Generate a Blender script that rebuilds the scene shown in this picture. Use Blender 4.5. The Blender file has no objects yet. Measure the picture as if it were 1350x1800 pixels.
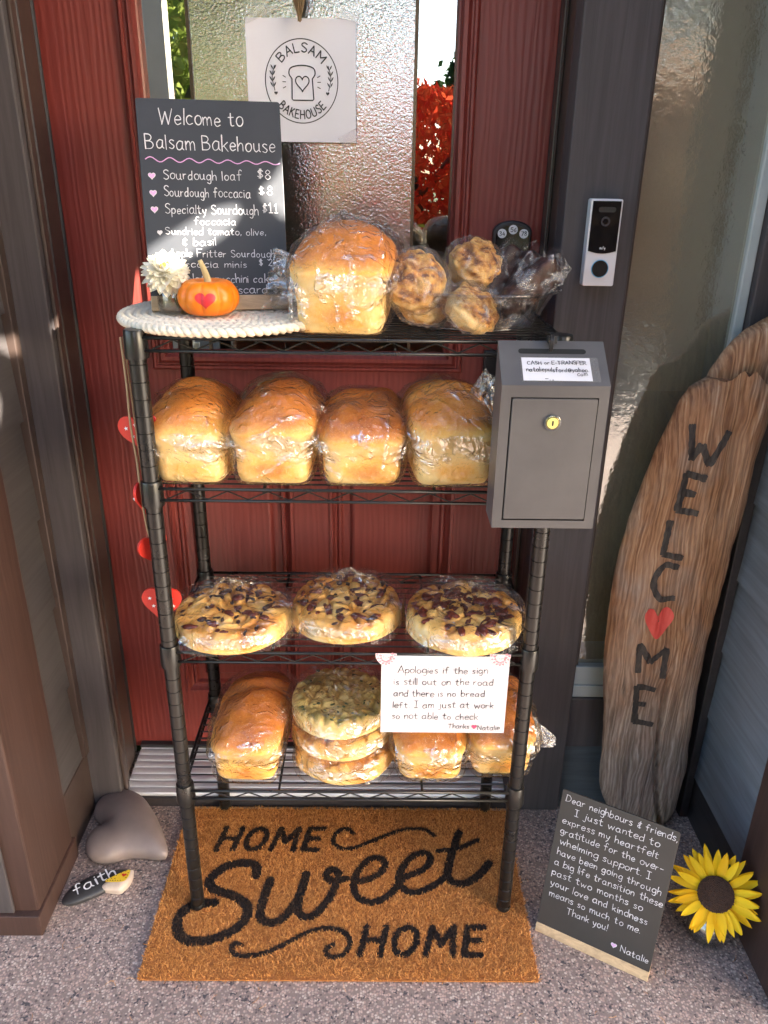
import bpy, math, random
import numpy as np
from mathutils import Matrix, Vector

# ------------------------------------------------------------------ camera, sky, sun, exposure
SC = bpy.context.scene
COL = SC.collection
R_ = math.radians

CAM_POS = (.0407, -1.114, 1.3381)
PITCH, YAW, ROLL, FPX = .4073, -.0112, .0151, 1382.83
cam_d = bpy.data.cameras.new('camera')
cam = bpy.data.objects.new('camera', cam_d)
COL.objects.link(cam)
_r0 = Vector((math.cos(YAW), math.sin(YAW), 0))
_f0 = Vector((-math.sin(YAW), math.cos(YAW), 0))
_f = _f0 * math.cos(PITCH) - Vector((0, 0, 1)) * math.sin(PITCH)
_u = _f0 * math.sin(PITCH) + Vector((0, 0, 1)) * math.cos(PITCH)
_R = _r0 * math.cos(ROLL) + _u * math.sin(ROLL)
_U = _u * math.cos(ROLL) - _r0 * math.sin(ROLL)
cam.matrix_world = Matrix(((_R.x, _U.x, -_f.x, CAM_POS[0]), (_R.y, _U.y, -_f.y, CAM_POS[1]),
                           (_R.z, _U.z, -_f.z, CAM_POS[2]), (0, 0, 0, 1)))
cam_d.sensor_fit = 'VERTICAL'
cam_d.sensor_height = 24
cam_d.lens = FPX / 1800 * 24
cam_d.clip_start = .02
cam_d.clip_end = 2000
SC.camera = cam

SUN_D = Vector((-1.2, 1.0, -.73)).normalized()      # the way the light travels
SUN_EL = math.asin(-SUN_D.z)
world = bpy.data.worlds.new('World')
SC.world = world
world.use_nodes = True
_nt = world.node_tree
_sky = _nt.nodes.new('ShaderNodeTexSky')
_sky.sky_type = 'NISHITA'
_sky.sun_disc = False
_sky.sun_elevation = SUN_EL
_sky.sun_rotation = math.atan2(-SUN_D.x, -SUN_D.y)
_sky.air_density = .8
_sky.dust_density = 1.6
_sky.ozone_density = 0.1
_bg = _nt.nodes['Background']
_bg.inputs['Strength'].default_value = .12
_nt.links.new(_sky.outputs[0], _bg.inputs[0])

sun_d = bpy.data.lights.new('sun', 'SUN')
sun_d.energy = 5.0
sun_d.angle = R_(.16)
sun_d.color = (1, .9, .76)
sun = bpy.data.objects.new('sun', sun_d)
COL.objects.link(sun)
sun.rotation_euler = SUN_D.to_track_quat('-Z', 'Y').to_euler()
sun.location = (6, -6, 6)

SC.view_settings.view_transform = 'Standard'
SC.view_settings.look = 'None'
SC.view_settings.exposure = 3.38
SC.view_settings.gamma = 1
SC.render.engine = 'CYCLES'
SC.cycles.transparent_max_bounces = 40
SC.cycles.max_bounces = 10
SC.cycles.diffuse_bounces = 5
SC.cycles.glossy_bounces = 5
SC.cycles.transmission_bounces = 6
SC.cycles.caustics_reflective = False
SC.cycles.caustics_refractive = False
SC.cycles.sample_clamp_indirect = 6.0

# ------------------------------------------------------------------ helpers
rng = np.random.default_rng(7)
random.seed(7)

def lin(h):
    h = h.lstrip('#')
    v = [int(h[i:i + 2], 16) / 255 for i in (0, 2, 4)]
    return tuple(c / 12.92 if c <= .04045 else ((c + .055) / 1.055) ** 2.4 for c in v) + (1,)

def rgb(*c):
    return (c[0], c[1], c[2], 1)

class NT:
    def __init__(s, name):
        s.m = bpy.data.materials.new(name)
        s.m.use_nodes = True
        s.t = s.m.node_tree
        s.t.nodes.clear()
        s.out = s.n('ShaderNodeOutputMaterial')
        s.tc = None
    def n(s, typ, **kw):
        nd = s.t.nodes.new(typ)
        for k, v in kw.items():
            setattr(nd, k, v)
        return nd
    def l(s, a, b):
        s.t.links.new(a, b)
    def obj(s, stretch=(1, 1, 1), rot=(0, 0, 0)):
        if s.tc is None:
            s.tc = s.n('ShaderNodeTexCoord')
        mp = s.n('ShaderNodeMapping')
        mp.inputs['Scale'].default_value = stretch
        mp.inputs['Rotation'].default_value = rot
        s.l(s.tc.outputs['Object'], mp.inputs[0])
        return mp.outputs[0]
    def noise(s, vec, scale, detail=4, rough=.55, dist=0):
        nd = s.n('ShaderNodeTexNoise')
        nd.inputs['Scale'].default_value = scale
        nd.inputs['Detail'].default_value = detail
        nd.inputs['Roughness'].default_value = rough
        nd.inputs['Distortion'].default_value = dist
        s.l(vec, nd.inputs['Vector'])
        return nd.outputs['Fac']
    def ramp(s, fac, stops, interp='LINEAR'):
        nd = s.n('ShaderNodeValToRGB')
        cr = nd.color_ramp
        cr.interpolation = interp
        while len(cr.elements) < len(stops):
            cr.elements.new(.5)
        for e, (p, c) in zip(cr.elements, stops):
            e.position = p
            e.color = c if len(c) == 4 else (*c, 1)
        s.l(fac, nd.inputs[0])
        return nd.outputs[0]
    def mix(s, fac, a, b, mode='MIX'):
        nd = s.n('ShaderNodeMix', data_type='RGBA', blend_type=mode)
        for sock, v in ((nd.inputs[0], fac), (nd.inputs[6], a), (nd.inputs[7], b)):
            if hasattr(v, 'links'):
                s.l(v, sock)
            else:
                sock.default_value = v
        return nd.outputs[2]
    def math(s, op, a, b=None):
        nd = s.n('ShaderNodeMath', operation=op)
        for sock, v in ((nd.inputs[0], a), (nd.inputs[1], b)):
            if v is None:
                continue
            if hasattr(v, 'links'):
                s.l(v, sock)
            else:
                sock.default_value = v
        return nd.outputs[0]
    def bump(s, h, strength=.3, dist=.002, prev=None):
        nd = s.n('ShaderNodeBump')
        nd.inputs['Strength'].default_value = strength
        nd.inputs['Distance'].default_value = dist
        s.l(h, nd.inputs['Height'])
        if prev is not None:
            s.l(prev, nd.inputs['Normal'])
        return nd.outputs[0]
    def pbsdf(s, color, rough=.5, metal=0, normal=None, spec=.5, coat=0, coat_rough=.1, sheen=0):
        nd = s.n('ShaderNodeBsdfPrincipled')
        for k, v in (('Base Color', color), ('Roughness', rough), ('Metallic', metal)):
            if hasattr(v, 'links'):
                s.l(v, nd.inputs[k])
            else:
                nd.inputs[k].default_value = v
        nd.inputs['Specular IOR Level'].default_value = spec
        nd.inputs['Coat Weight'].default_value = coat
        nd.inputs['Coat Roughness'].default_value = coat_rough
        nd.inputs['Sheen Weight'].default_value = sheen
        if normal is not None:
            s.l(normal, nd.inputs['Normal'])
        return nd.outputs[0]
    def schlick(s, normal=None, f0=.04, p=5.0):
        lw = s.n('ShaderNodeLayerWeight')
        lw.inputs['Blend'].default_value = .5
        if normal is not None:
            s.l(normal, lw.inputs['Normal'])
        return s.math('ADD', s.math('MULTIPLY', s.math('POWER', lw.outputs['Facing'], p), 1 - f0), f0)
    def done(s, sh):
        s.l(sh, s.out.inputs[0])
        return s.m

def plain(name, c1, c2=None, rough=.5, scale=20, stretch=(1, 1, 1), bump=0, bscale=80, metal=0, spec=.5, coat=0, bdist=.001, detail=5, dist=0):
    n = NT(name)
    v = n.obj(stretch)
    c = c1
    if c2 is not None:
        c = n.ramp(n.noise(v, scale, detail, .6, dist), [(.3, c1), (.7, c2)])
    nm = n.bump(n.noise(v, bscale, 4), bump, bdist) if bump else None
    if c2 is not None:    # handled, dusty surfaces are never evenly glossy
        rough = n.math('ADD', n.math('MULTIPLY', n.noise(n.obj(), 14, 5, .65), .24), max(.03, rough - .12))
    return n.done(n.pbsdf(c, rough, metal, nm, spec, coat))

# numpy gradient noise
_perm = rng.permutation(256)
_perm = np.concatenate([_perm, _perm, _perm])
_grad = rng.normal(size=(256, 3))
_grad /= np.linalg.norm(_grad, axis=1, keepdims=True)
def pnoise(p):
    p = np.asarray(p, float)
    i = np.floor(p).astype(int)
    f = p - i
    u = f * f * f * (f * (f * 6 - 15) + 10)
    i &= 255
    r = 0
    for dx in (0, 1):
        for dy in (0, 1):
            for dz in (0, 1):
                h = _perm[_perm[_perm[(i[..., 0] + dx) & 255] + ((i[..., 1] + dy) & 255)] + ((i[..., 2] + dz) & 255)] & 255
                g = _grad[h]
                d = f - np.array([dx, dy, dz])
                w = (u[..., 0] if dx else 1 - u[..., 0]) * (u[..., 1] if dy else 1 - u[..., 1]) * (u[..., 2] if dz else 1 - u[..., 2])
                r = r + w * (g * d).sum(-1)
    return r * 1.6
def fbm(p, o=4):
    p = np.asarray(p, float)
    a, s = 1, 0
    for k in range(o):
        s = s + a * pnoise(p * 2 ** k + 17.3 * k)
        a *= .5
    return s
def ridged(p, o=2):
    p = np.asarray(p, float)
    a, s = 1, 0
    for k in range(o):
        s = s + a * (1 - np.abs(pnoise(p * 2 ** k + 9.1 * k)) * 2.2).clip(0, 1) ** 2.2
        a *= .5
    return s / 1.5
def sstep(a, b, x):
    t = np.clip((x - a) / (b - a), 0, 1)
    return t * t * (3 - 2 * t)

ORG = {}
def thing(name, label, cat, loc=(0, 0, 0), group=None):
    o = bpy.data.objects.new(name, None)
    o.empty_display_size = .02
    COL.objects.link(o)
    o.location = loc
    o['label'] = label
    o['category'] = cat
    if group:
        o['group'] = group
    ORG[o.name] = np.array(loc, float)
    return o
def tag(o, label, cat, group=None):
    o['label'] = label
    o['category'] = cat
    if group:
        o['group'] = group
    return o
def struct(o):
    o['kind'] = 'structure'
    return o

def mk(name, geo, mat, parent=None, smooth=False, bevel=0, attrs=None, loc=None, sharp=None):
    """geo: MB or (verts, faces[, material index per face]) in world coordinates"""
    if isinstance(geo, MB):
        geo = geo.get()
    v, f = np.asarray(geo[0], float).reshape(-1, 3), geo[1]
    mi = geo[2] if len(geo) > 2 else None
    me = bpy.data.meshes.new(name)
    o = bpy.data.objects.new(name, me)
    if parent is not None:
        org = ORG[parent.name]
        ORG[o.name] = org
        o.parent = parent
    elif loc is not None:
        org = np.array(loc, float)
        o.location = loc
        ORG[o.name] = org
    else:
        c = (v.min(0) + v.max(0)) / 2
        c[2] = v[:, 2].min()
        org = c
        o.location = c
        ORG[o.name] = org
    v = v - org
    if isinstance(f, np.ndarray):
        k = f.shape[1]
        me.vertices.add(len(v)); me.vertices.foreach_set('co', v.astype(np.float32).ravel())
        me.loops.add(f.size); me.loops.foreach_set('vertex_index', f.astype(np.int32).ravel())
        me.polygons.add(len(f)); me.polygons.foreach_set('loop_start', np.arange(0, f.size, k, dtype=np.int32))
        me.polygons.foreach_set('loop_total', np.full(len(f), k, np.int32))
        me.update(calc_edges=True)
    else:
        me.from_pydata(v.tolist(), [], [list(q) for q in f])
    for m in (mat if isinstance(mat, (list, tuple)) else [mat]):
        me.materials.append(m)
    if mi is not None:
        me.polygons.foreach_set('material_index', np.asarray(mi, np.int32))
    if smooth:
        me.polygons.foreach_set('use_smooth', np.ones(len(me.polygons), bool))
    if attrs:
        for k, a in attrs.items():
            at = me.attributes.new(k, 'FLOAT', 'POINT')
            at.data.foreach_set('value', np.asarray(a, np.float32))
    me.validate()
    if sharp:
        me.set_sharp_from_angle(angle=R_(sharp))
    me.update()
    COL.objects.link(o)
    if bevel:
        b = o.modifiers.new('bevel', 'BEVEL')
        b.width = bevel
        b.segments = 2
        b.limit_method = 'ANGLE'
        b.angle_limit = R_(40)
    return o

class MB:
    def __init__(s):
        s.v, s.f, s.m, s.k = [], [], [], 0
    def add(s, v, f, m=0):
        v = np.asarray(v, float).reshape(-1, 3)
        s.v.append(v)
        for q in f:
            s.f.append([int(i) + s.k for i in q])
            s.m.append(m)
        s.k += len(v)
        return s
    def get(s):
        return np.concatenate(s.v), s.f, s.m
    def box(s, a, b, m=0):
        x0, y0, z0 = a
        x1, y1, z1 = b
        v = [(x0, y0, z0), (x1, y0, z0), (x1, y1, z0), (x0, y1, z0), (x0, y0, z1), (x1, y0, z1), (x1, y1, z1), (x0, y1, z1)]
        return s.add(v, [(3, 2, 1, 0), (4, 5, 6, 7), (0, 1, 5, 4), (1, 2, 6, 5), (2, 3, 7, 6), (3, 0, 4, 7)], m)
    def tube(s, pts, r, n=8, m=0, caps=True, closed=False):
        pts = np.asarray(pts, float)
        N = len(pts)
        rr = np.full(N, r) if np.isscalar(r) else np.asarray(r)
        if closed:
            tg = np.roll(pts, -1, 0) - np.roll(pts, 1, 0)
        else:
            tg = np.gradient(pts, axis=0) if N > 2 else np.tile(pts[1] - pts[0], (2, 1))
        tg /= np.linalg.norm(tg, axis=1, keepdims=True) + 1e-12
        ref = np.array([0, 0, 1.]) if abs(tg[0][2]) < .9 else np.array([1., 0, 0])
        vs = []
        nrm = ref - tg[0] * (ref @ tg[0])
        nrm /= np.linalg.norm(nrm)
        a = np.linspace(0, 2 * math.pi, n, endpoint=False)
        for i in range(N):
            nrm = nrm - tg[i] * (nrm @ tg[i])
            nrm /= np.linalg.norm(nrm) + 1e-12
            bn = np.cross(tg[i], nrm)
            vs.append(pts[i] + rr[i] * (np.cos(a)[:, None] * nrm + np.sin(a)[:, None] * bn))
        f = []
        for i in range(N if closed else N - 1):
            j = (i + 1) % N
            for k in range(n):
                f.append((i * n + k, i * n + (k + 1) % n, j * n + (k + 1) % n, j * n + k))
        if caps and not closed:
            f.append(list(range(n))[::-1])
            f.append([(N - 1) * n + k for k in range(n)])
        return s.add(np.concatenate(vs), f, m)
    def lathe(s, c, prof, n=32, m=0, ax=1, ay=1):
        """prof: (r, z) pairs round the vertical axis through c"""
        a = np.linspace(0, 2 * math.pi, n, endpoint=False)
        vs = [np.stack([c[0] + ax * r * np.cos(a), c[1] + ay * r * np.sin(a), np.full(n, c[2] + z)], 1) for r, z in prof]
        f = []
        for i in range(len(prof) - 1):
            for k in range(n):
                f.append((i * n + k, i * n + (k + 1) % n, (i + 1) * n + (k + 1) % n, (i + 1) * n + k))
        if prof[0][0] > 1e-6:
            f.append(list(range(n))[::-1])
        if prof[-1][0] > 1e-6:
            f.append([(len(prof) - 1) * n + k for k in range(n)])
        return s.add(np.concatenate(vs), f, m)
    def prism(s, poly, fn, d0, d1, m=0):
        """poly in (u, v); fn(u, v, d) gives the point; extruded from d0 to d1"""
        n = len(poly)
        v = [fn(u, w, d0) for u, w in poly] + [fn(u, w, d1) for u, w in poly]
        f = [list(range(n)), [n + k for k in range(n)][::-1]]
        f += [(k, n + k, n + (k + 1) % n, (k + 1) % n) for k in range(n)]
        return s.add(v, f, m)
    def grid(s, P, m=0, cu=False, cv=False):
        P = np.asarray(P, float)
        a, b = P.shape[:2]
        f = []
        for i in range(a if cu else a - 1):
            for j in range(b if cv else b - 1):
                f.append((i * b + j, i * b + (j + 1) % b, ((i + 1) % a) * b + (j + 1) % b, ((i + 1) % a) * b + j))
        return s.add(P.reshape(-1, 3), f, m)

def cr(pts, n=8, closed=False):
    """Catmull-Rom through pts"""
    p = np.asarray(pts, float)
    if len(p) < 3:
        return p
    if closed:
        q = np.concatenate([p[-1:], p, p[:2]])
        M = len(p)
    else:
        q = np.concatenate([2 * p[:1] - p[1:2], p, 2 * p[-1:] - p[-2:-1]])
        M = len(p) - 1
    out = []
    t = np.linspace(0, 1, n, endpoint=False)[:, None]
    for i in range(M):
        a, b, c, d = q[i], q[i + 1], q[i + 2], q[i + 3]
        out.append(.5 * (2 * b + (c - a) * t + (2 * a - 5 * b + 4 * c - d) * t ** 2 + (3 * b - a - 3 * c + d) * t ** 3))
    out = np.concatenate(out)
    return out if closed else np.concatenate([out, p[-1:]])

# ------------------------------------------------------------------ hand lettering: every glyph is a few pen strokes
GL = {
'A': '0,0 3.3,10|3.3,10 6.6,0|1.4,3.6 5.4,3.8', 'B': '0,0 .2,10|.2,10 3.6,9.6 4.8,7.7 3.4,5.7 .3,5.2|.3,5.2 4.2,4.9 5.7,2.6 4,.3 0,0',
'C': '6,8.4 4,10 1.6,9 .1,5 1.3,1.2 3.8,0 6.2,1.5', 'D': '0,0 .2,10|-.6,9.9 3.5,9.2 5.9,5.2 3.9,1 -.4,0', 'E': '5,10 0,10|0,10 0,0|0,0 5,0|0,5.2 4.2,5.2',
'F': '5.4,10 .2,10|.2,10 0,0|0,5.4 4.2,5.4', 'H': '0,0 0,10|6,0 6,10|0,5 6,5', 'I': '0,10 4,10|2,10 2,0|0,0 4,0', 'J': '4,10 4,2 2.5,0 0,1.5',
'K': '0,0 0,10|5.2,10 0,4.4|1.5,5.8 5.6,0', 'L': '0,10 0,0|0,0 5,0', 'M': '0,0 .7,10|.7,10 4,3.6|4,3.6 7.3,10|7.3,10 8,0', 'N': '0,0 .2,10|.2,10 5.8,0|5.8,0 6,10',
'O': '3.3,10 .8,8.4 0,5 .9,1.4 3.3,0 5.8,1.4 6.7,5 5.8,8.4 3.3,10', 'R': '0,0 .1,10|.1,10 4,9.5 5,7.4 3.5,5.4 .2,5|2,5 5.6,0',
'S': '5,8.8 3,10 .8,9 .6,7 2.6,5.4 4.8,3.6 4.8,1.4 2.6,0 .2,1.2', 'T': '0,10 6.6,10|3.3,10 3.1,0', 'U': '0,10 .1,3 1.5,.3 3.2,0 5,.6 6,3.4 6.1,10',
'W': '0,10 2.2,0|2.2,0 4.6,8|4.6,8 6.8,0|6.8,0 9.4,10',
'a': '4.2,5.2 2,5.6 .2,3.4 .6,.7 2.2,0 3.8,1.4 4.3,5.2|4.3,5.2 4.2,1.2 5.2,0', 'b': '.3,10 0,0|0,3 1.6,5.4 3.6,5 4.3,2.8 3.2,.4 1.4,0 0,.9', 'c': '4,4.8 2.2,5.5 .4,4 .2,1.6 1.6,0 4,.8',
'd': '4,5 2,5.4 .2,3.4 .6,.6 2.2,0 4,1.6|4.3,10 4.1,0', 'e': '.3,2.9 4,3.2 3.6,5 2,5.6 .4,4 .3,1.5 1.8,0 4.1,1', 'f': '4.4,9 3.2,10 2,8.8 1.8,4 1.6,-.2|0,5.2 3.8,5.4',
'g': '4.2,5 2,5.6 .3,3.5 .6,1 2.2,.4 4.1,2|4.3,5.4 4.1,-1.6 2.8,-3.4 .6,-2.4', 'h': '0,10 0,0|0,3 1.8,5.4 3.6,4.6 3.8,0', 'i': '.3,5.4 .3,0|.5,7.6 .6,8', 'j': '1.8,5.4 1.6,-2 .6,-3.2 -.8,-2.2|2,7.6 2.1,8',
'k': '0,10 0,0|3.6,5.6 0,2.4|1.2,3.4 4,0', 'l': '.3,10 .2,0', 'm': '0,5.4 .1,0|.1,3.4 1.6,5.5 2.9,4.4 3,0|3,3.4 4.6,5.5 5.9,4.4 6.1,0', 'n': '0,5.4 .1,0|.1,3.2 1.9,5.5 3.6,4.4 3.8,0',
'o': '2.2,5.5 .6,4.4 .2,2 1.4,.1 3.2,.3 4.3,2.4 3.8,4.8 2.2,5.5', 'p': '.2,5.4 0,-3.4|.1,3.4 1.8,5.5 3.8,4.6 4.1,2.4 2.8,.3 .2,1', 'r': '.1,5.4 .1,0|.1,3 1.4,5 3.2,5.2',
's': '3.4,4.9 1.8,5.5 .5,4.4 1.8,3 3.4,1.6 2.2,0 .2,.6', 't': '1.8,8.6 1.6,2 2.2,.2 3.8,.4|0,5.8 3.8,6', 'u': '.1,5.4 .3,1.6 1.8,0 3.6,1.4|3.9,5.4 3.9,1 4.8,0', 'v': '0,5.4 1.9,0|1.9,0 4,5.6',
'w': '0,5.4 1.4,0|1.4,0 3,4.4|3,4.4 4.6,0|4.6,0 6.2,5.6', 'x': '.2,5.4 3.8,0|3.8,5.5 .1,0', 'y': '.1,5.4 1,2 2.6,1.6|4.2,5.5 2.6,-.6 .6,-3.4', 'z': '.2,5.3 3.8,5.4|3.8,5.4 .1,.1|.1,.1 4,.2',
'0': '2.2,9 .5,7 .2,3 1.8,0 3.6,2.4 3.8,6.4 2.2,9', '1': '.4,7.4 1.8,9.4|1.8,9.4 1.8,0|.2,0 3.4,0', '2': '.3,7.4 2,9.4 3.8,7.4 2.6,4 .1,.2|.1,.2 4.4,.1', '3': '.4,8.6 2.4,9.4 3.6,7.4 1.8,5.2 3.8,3 2.4,.2 .2,.8',
'4': '2.8,9.4 .2,3.4|.2,3.4 4.2,3.4|3,6 3,0', '5': '4,9.2 .8,9.2|.8,9.2 .5,5.6|.5,5.6 2.8,5.9 4,3.4 2.6,.2 .2,.8', '6': '3.4,9 1.2,6 .3,2.6 1.8,0 3.8,1.8 2.8,4.4 .5,3', '7': '.2,9.2 4,9.3|4,9.3 1.4,0',
'9': '3.8,7 2,9.2 .5,7.4 1.2,5.2 3.8,6.6 3.4,2 2.4,0', '8': '2.2,5 .6,7 2.2,9.4 3.9,7.2 2.2,5 .3,2.6 2.2,0 4.2,2.4 2.2,5', '$': '4.4,7.6 2.6,8.6 .8,7 2.6,5 4.4,3 2.6,1.4 .4,2.6|2.1,10 1.7,.2|3.1,10 2.8,.2',
'&': '4.4,7.4 2,8 1,6.4 3,5 .6,3.6 1.2,1.4 4.2,1.6|2.8,9.4 2.6,-.4', '.': '.3,.4 .6,.2', ',': '.6,.8 .5,-.4 .1,-1.4', '-': '.2,3.4 3.4,3.5', '!': '.6,10 .4,3|.3,.5 .5,.2',
'@': '4.4,4.6 2.8,5.4 1.8,3.4 2.8,1.8 4.3,3.2 4.6,5|4.6,5 4.8,1.8 6,3 6,6.4 3.8,8 .8,6.4 .3,2.4 2.4,-.4 5,.2',
}
ADV = {' ': 4.2, 'i': 1.9, 'l': 1.9, '.': 2, ',': 2, '!': 2, 'j': 3, 'I': 5.4}
def glyphs(text, jit=.25, space=1.7, smooth=5):
    """list of polylines, origin at the baseline, capitals 10 high; and total width"""
    x, out = 0, []
    for ch in text:
        if ch == ' ':
            x += 4.2 + random.uniform(-.5, .5)
            continue
        w = 0
        dx, dy, sc = random.uniform(-jit, jit), random.uniform(-jit, jit), 1 + random.uniform(-jit, jit) * .22
        sl = random.uniform(-jit, jit) * .12
        for st in GL[ch].split('|'):
            p = np.array([[float(c) for c in q.split(',')] for q in st.split()])
            w = max(w, p[:, 0].max())
            p = p * sc + random.uniform(-jit, jit) * .25
            p[:, 0] += p[:, 1] * sl
            out.append(cr(p, smooth) + [x + dx * .4, dy])
        x += w + space
    return out, x - space

def resample(p, step):
    p = np.asarray(p, float)
    d = np.concatenate([[0], np.cumsum(np.linalg.norm(np.diff(p, axis=0), axis=1))])
    if d[-1] < 1e-9:
        return p[:1]
    n = max(2, int(d[-1] / step) + 1)
    t = np.linspace(0, d[-1], n)
    return np.stack([np.interp(t, d, p[:, k]) for k in range(p.shape[1])], 1)

class Ink:
    """pen strokes laid on a surface: fn(u, v, h) -> point, h being the height above it"""
    def __init__(s, fn, h0=.0004):
        s.fn, s.h, s.mb = fn, h0, MB()
    def stroke(s, p, w, m=0, closed=False):
        p = np.asarray(p, float)
        if len(p) == 1:
            p = np.concatenate([p, p + [[w * .2, 0]]])
        N = len(p)
        if closed:
            t = np.roll(p, -1, 0) - np.roll(p, 1, 0)
        else:
            t = np.gradient(p, axis=0)
        t /= np.linalg.norm(t, axis=1, keepdims=True) + 1e-12
        nn = np.stack([-t[:, 1], t[:, 0]], 1)
        ww = np.full(N, w / 2) if np.isscalar(w) else np.asarray(w) / 2
        if not closed:   # rounded ends
            p = np.concatenate([p[:1] - t[:1] * ww[0] * .8, p, p[-1:] + t[-1:] * ww[-1] * .8])
            nn = np.concatenate([nn[:1], nn, nn[-1:]])
            ww = np.concatenate([[ww[0] * .45], ww, [ww[-1] * .45]])
            N += 2
        L, Rr = p + nn * ww[:, None], p - nn * ww[:, None]
        hh = s.h + np.linspace(0, 4e-5, N)
        s.h += 5e-5
        if s.h > .0016:
            s.h = .0004
        v = []
        for i in range(N):
            v.append(s.fn(L[i, 0], L[i, 1], hh[i]))
            v.append(s.fn(Rr[i, 0], Rr[i, 1], hh[i]))
        f = [(2 * i, 2 * i + 1, 2 * ((i + 1) % N) + 1, 2 * ((i + 1) % N)) for i in range(N if closed else N - 1)]
        s.mb.add(v, f, m)
    def fill(s, poly, m=0):
        c = np.mean(poly, 0)
        n = len(poly)
        v = [s.fn(u, w, s.h) for u, w in poly] + [s.fn(c[0], c[1], s.h)]
        s.h += 5e-5
        s.mb.add(v, [(k, (k + 1) % n, n) for k in range(n)], m)
    def text(s, txt, u0, u1, v0, cap, w, m=0, slope=0, jit=.42, vmin=None):
        st, W = glyphs(txt, jit)
        kx, ky = (u1 - u0) / W, cap / 10
        for p in st:
            q = np.stack([u0 + p[:, 0] * kx, v0 + p[:, 1] * ky + slope * p[:, 0] * kx], 1)
            if vmin is not None:
                q = q[q[:, 1] > vmin]
                if len(q) < 2:
                    continue
            tt = np.linspace(0, 1, len(q))
            s.stroke(q, w * random.uniform(.78, 1.15) * (1.08 - .28 * tt + .12 * np.sin(tt * 7 + random.uniform(0, 6))), m)

def heart2(n=40, s=1.0):
    """heart outline, about 1 wide, tip down, centred"""
    t = np.linspace(0, 2 * math.pi, n, endpoint=False)
    return np.stack([16 * np.sin(t) ** 3, 13 * np.cos(t) - 5 * np.cos(2 * t) - 2 * np.cos(3 * t) - np.cos(4 * t) + 2.5], 1) / 32 * s
# ------------------------------------------------------------------ materials of the setting
def wood_paint(name, c1, c2, rough=.5, axis=2, gs=1.0, bump=.35, spec=.4):
    """painted rough-sawn board, grain along one axis"""
    n = NT(name)
    st = [70 * gs] * 3
    st[axis] = 3.5 * gs
    v = n.obj(tuple(st))
    g = n.noise(v, 1.0, 5, .6, 1.2)
    st2 = [9 * gs] * 3
    st2[axis] = .9 * gs
    big = n.noise(n.obj(tuple(st2)), 1.0, 4, .6, .8)
    col = n.mix(n.math('MULTIPLY', big, .9), c1, c2)
    col = n.mix(n.ramp(g, [(.35, (0, 0, 0)), (.65, (1, 1, 1))]), n.mix(.3, col, (0, 0, 0, 1)), col)
    nm = n.bump(g, bump, .0015)
    return n.done(n.pbsdf(col, rough, 0, nm, spec))

def door_paint():
    n = NT('red_woodgrain_paint')
    wv = n.n('ShaderNodeTexWave', wave_type='BANDS', bands_direction='X')
    n.l(n.obj((1, 1, .09)), wv.inputs['Vector'])
    wv.inputs['Scale'].default_value = 26
    wv.inputs['Distortion'].default_value = 9
    wv.inputs['Detail'].default_value = 3
    wv.inputs['Detail Scale'].default_value = 1.3
    g = wv.outputs['Fac']
    fine = n.noise(n.obj((420, 420, 9)), 1.0, 3, .6)
    col = n.mix(n.ramp(g, [(0, (0, 0, 0)), (1, (1, 1, 1))]), rgb(.18, .034, .027), rgb(.22, .045, .036))
    col = n.mix(n.math('MULTIPLY', fine, .5), col, rgb(.14, .019, .016))
    nm = n.bump(g, .22, .0015)
    nm = n.bump(fine, .18, .001, nm)
    return n.done(n.pbsdf(col, .36, 0, nm, .45))
M_DOOR = door_paint()
M_TRIM = wood_paint('grey_brown_trim_paint', rgb(.054, .047, .049), rgb(.076, .067, .069), .6)
M_POST = wood_paint('brown_post_paint', rgb(.045, .023, .018), rgb(.066, .037, .029), .5)
M_JAMB = plain('dark_brown_jamb_paint', rgb(.034, .022, .018), rgb(.05, .034, .028), .4, 12, (1, 1, .1), .1, 90)
M_SIDING_DIM = wood_paint('lap_siding_shade_tone', rgb(.054, .048, .049), rgb(.072, .065, .065), .5, 1, .8, .1)  # same siding paint, darkened and browned to imitate shade and reflected colour
M_SIDING_LIT = wood_paint('blue_grey_siding_lit_tone', rgb(.15, .172, .196), rgb(.19, .212, .236), .5, 1, .8, .1)  # same siding paint, lightened to stand in for stronger light
M_SIDING_X = wood_paint('grey_lap_siding_paint_front', rgb(.062, .078, .09), rgb(.09, .105, .118), .5, 0, .8, .1)
M_BLACKTRIM = wood_paint('dark_base_paint', rgb(.028, .024, .026), rgb(.045, .04, .04), .5, 1)
M_ALU = plain('brushed_aluminium', rgb(.74, .74, .76), rgb(.58, .58, .60), .5, 6, (2, 40, 40), .1, 60, .5)
M_RUBBER = plain('black_weatherstrip', rgb(.02, .02, .022), None, .6)
M_VINYL = plain('pale_window_vinyl', rgb(.40, .44, .44), rgb(.32, .36, .36), .35, 8)
M_CAME = plain('window_caming', rgb(.05, .04, .035), rgb(.16, .12, .07), .35, 14, (1, 1, .3), 0, 80, .7)
M_CREAM = plain('cream_paint', rgb(.62, .58, .46), rgb(.7, .66, .54), .5, 8)
M_PLASTER = plain('hall_paint', rgb(.5, .46, .38), rgb(.56, .52, .44), .7, 3)
M_HALLFLOOR = wood_paint('hall_floor_boards', rgb(.22, .13, .07), rgb(.3, .19, .1), .35, 1, .4)

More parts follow.
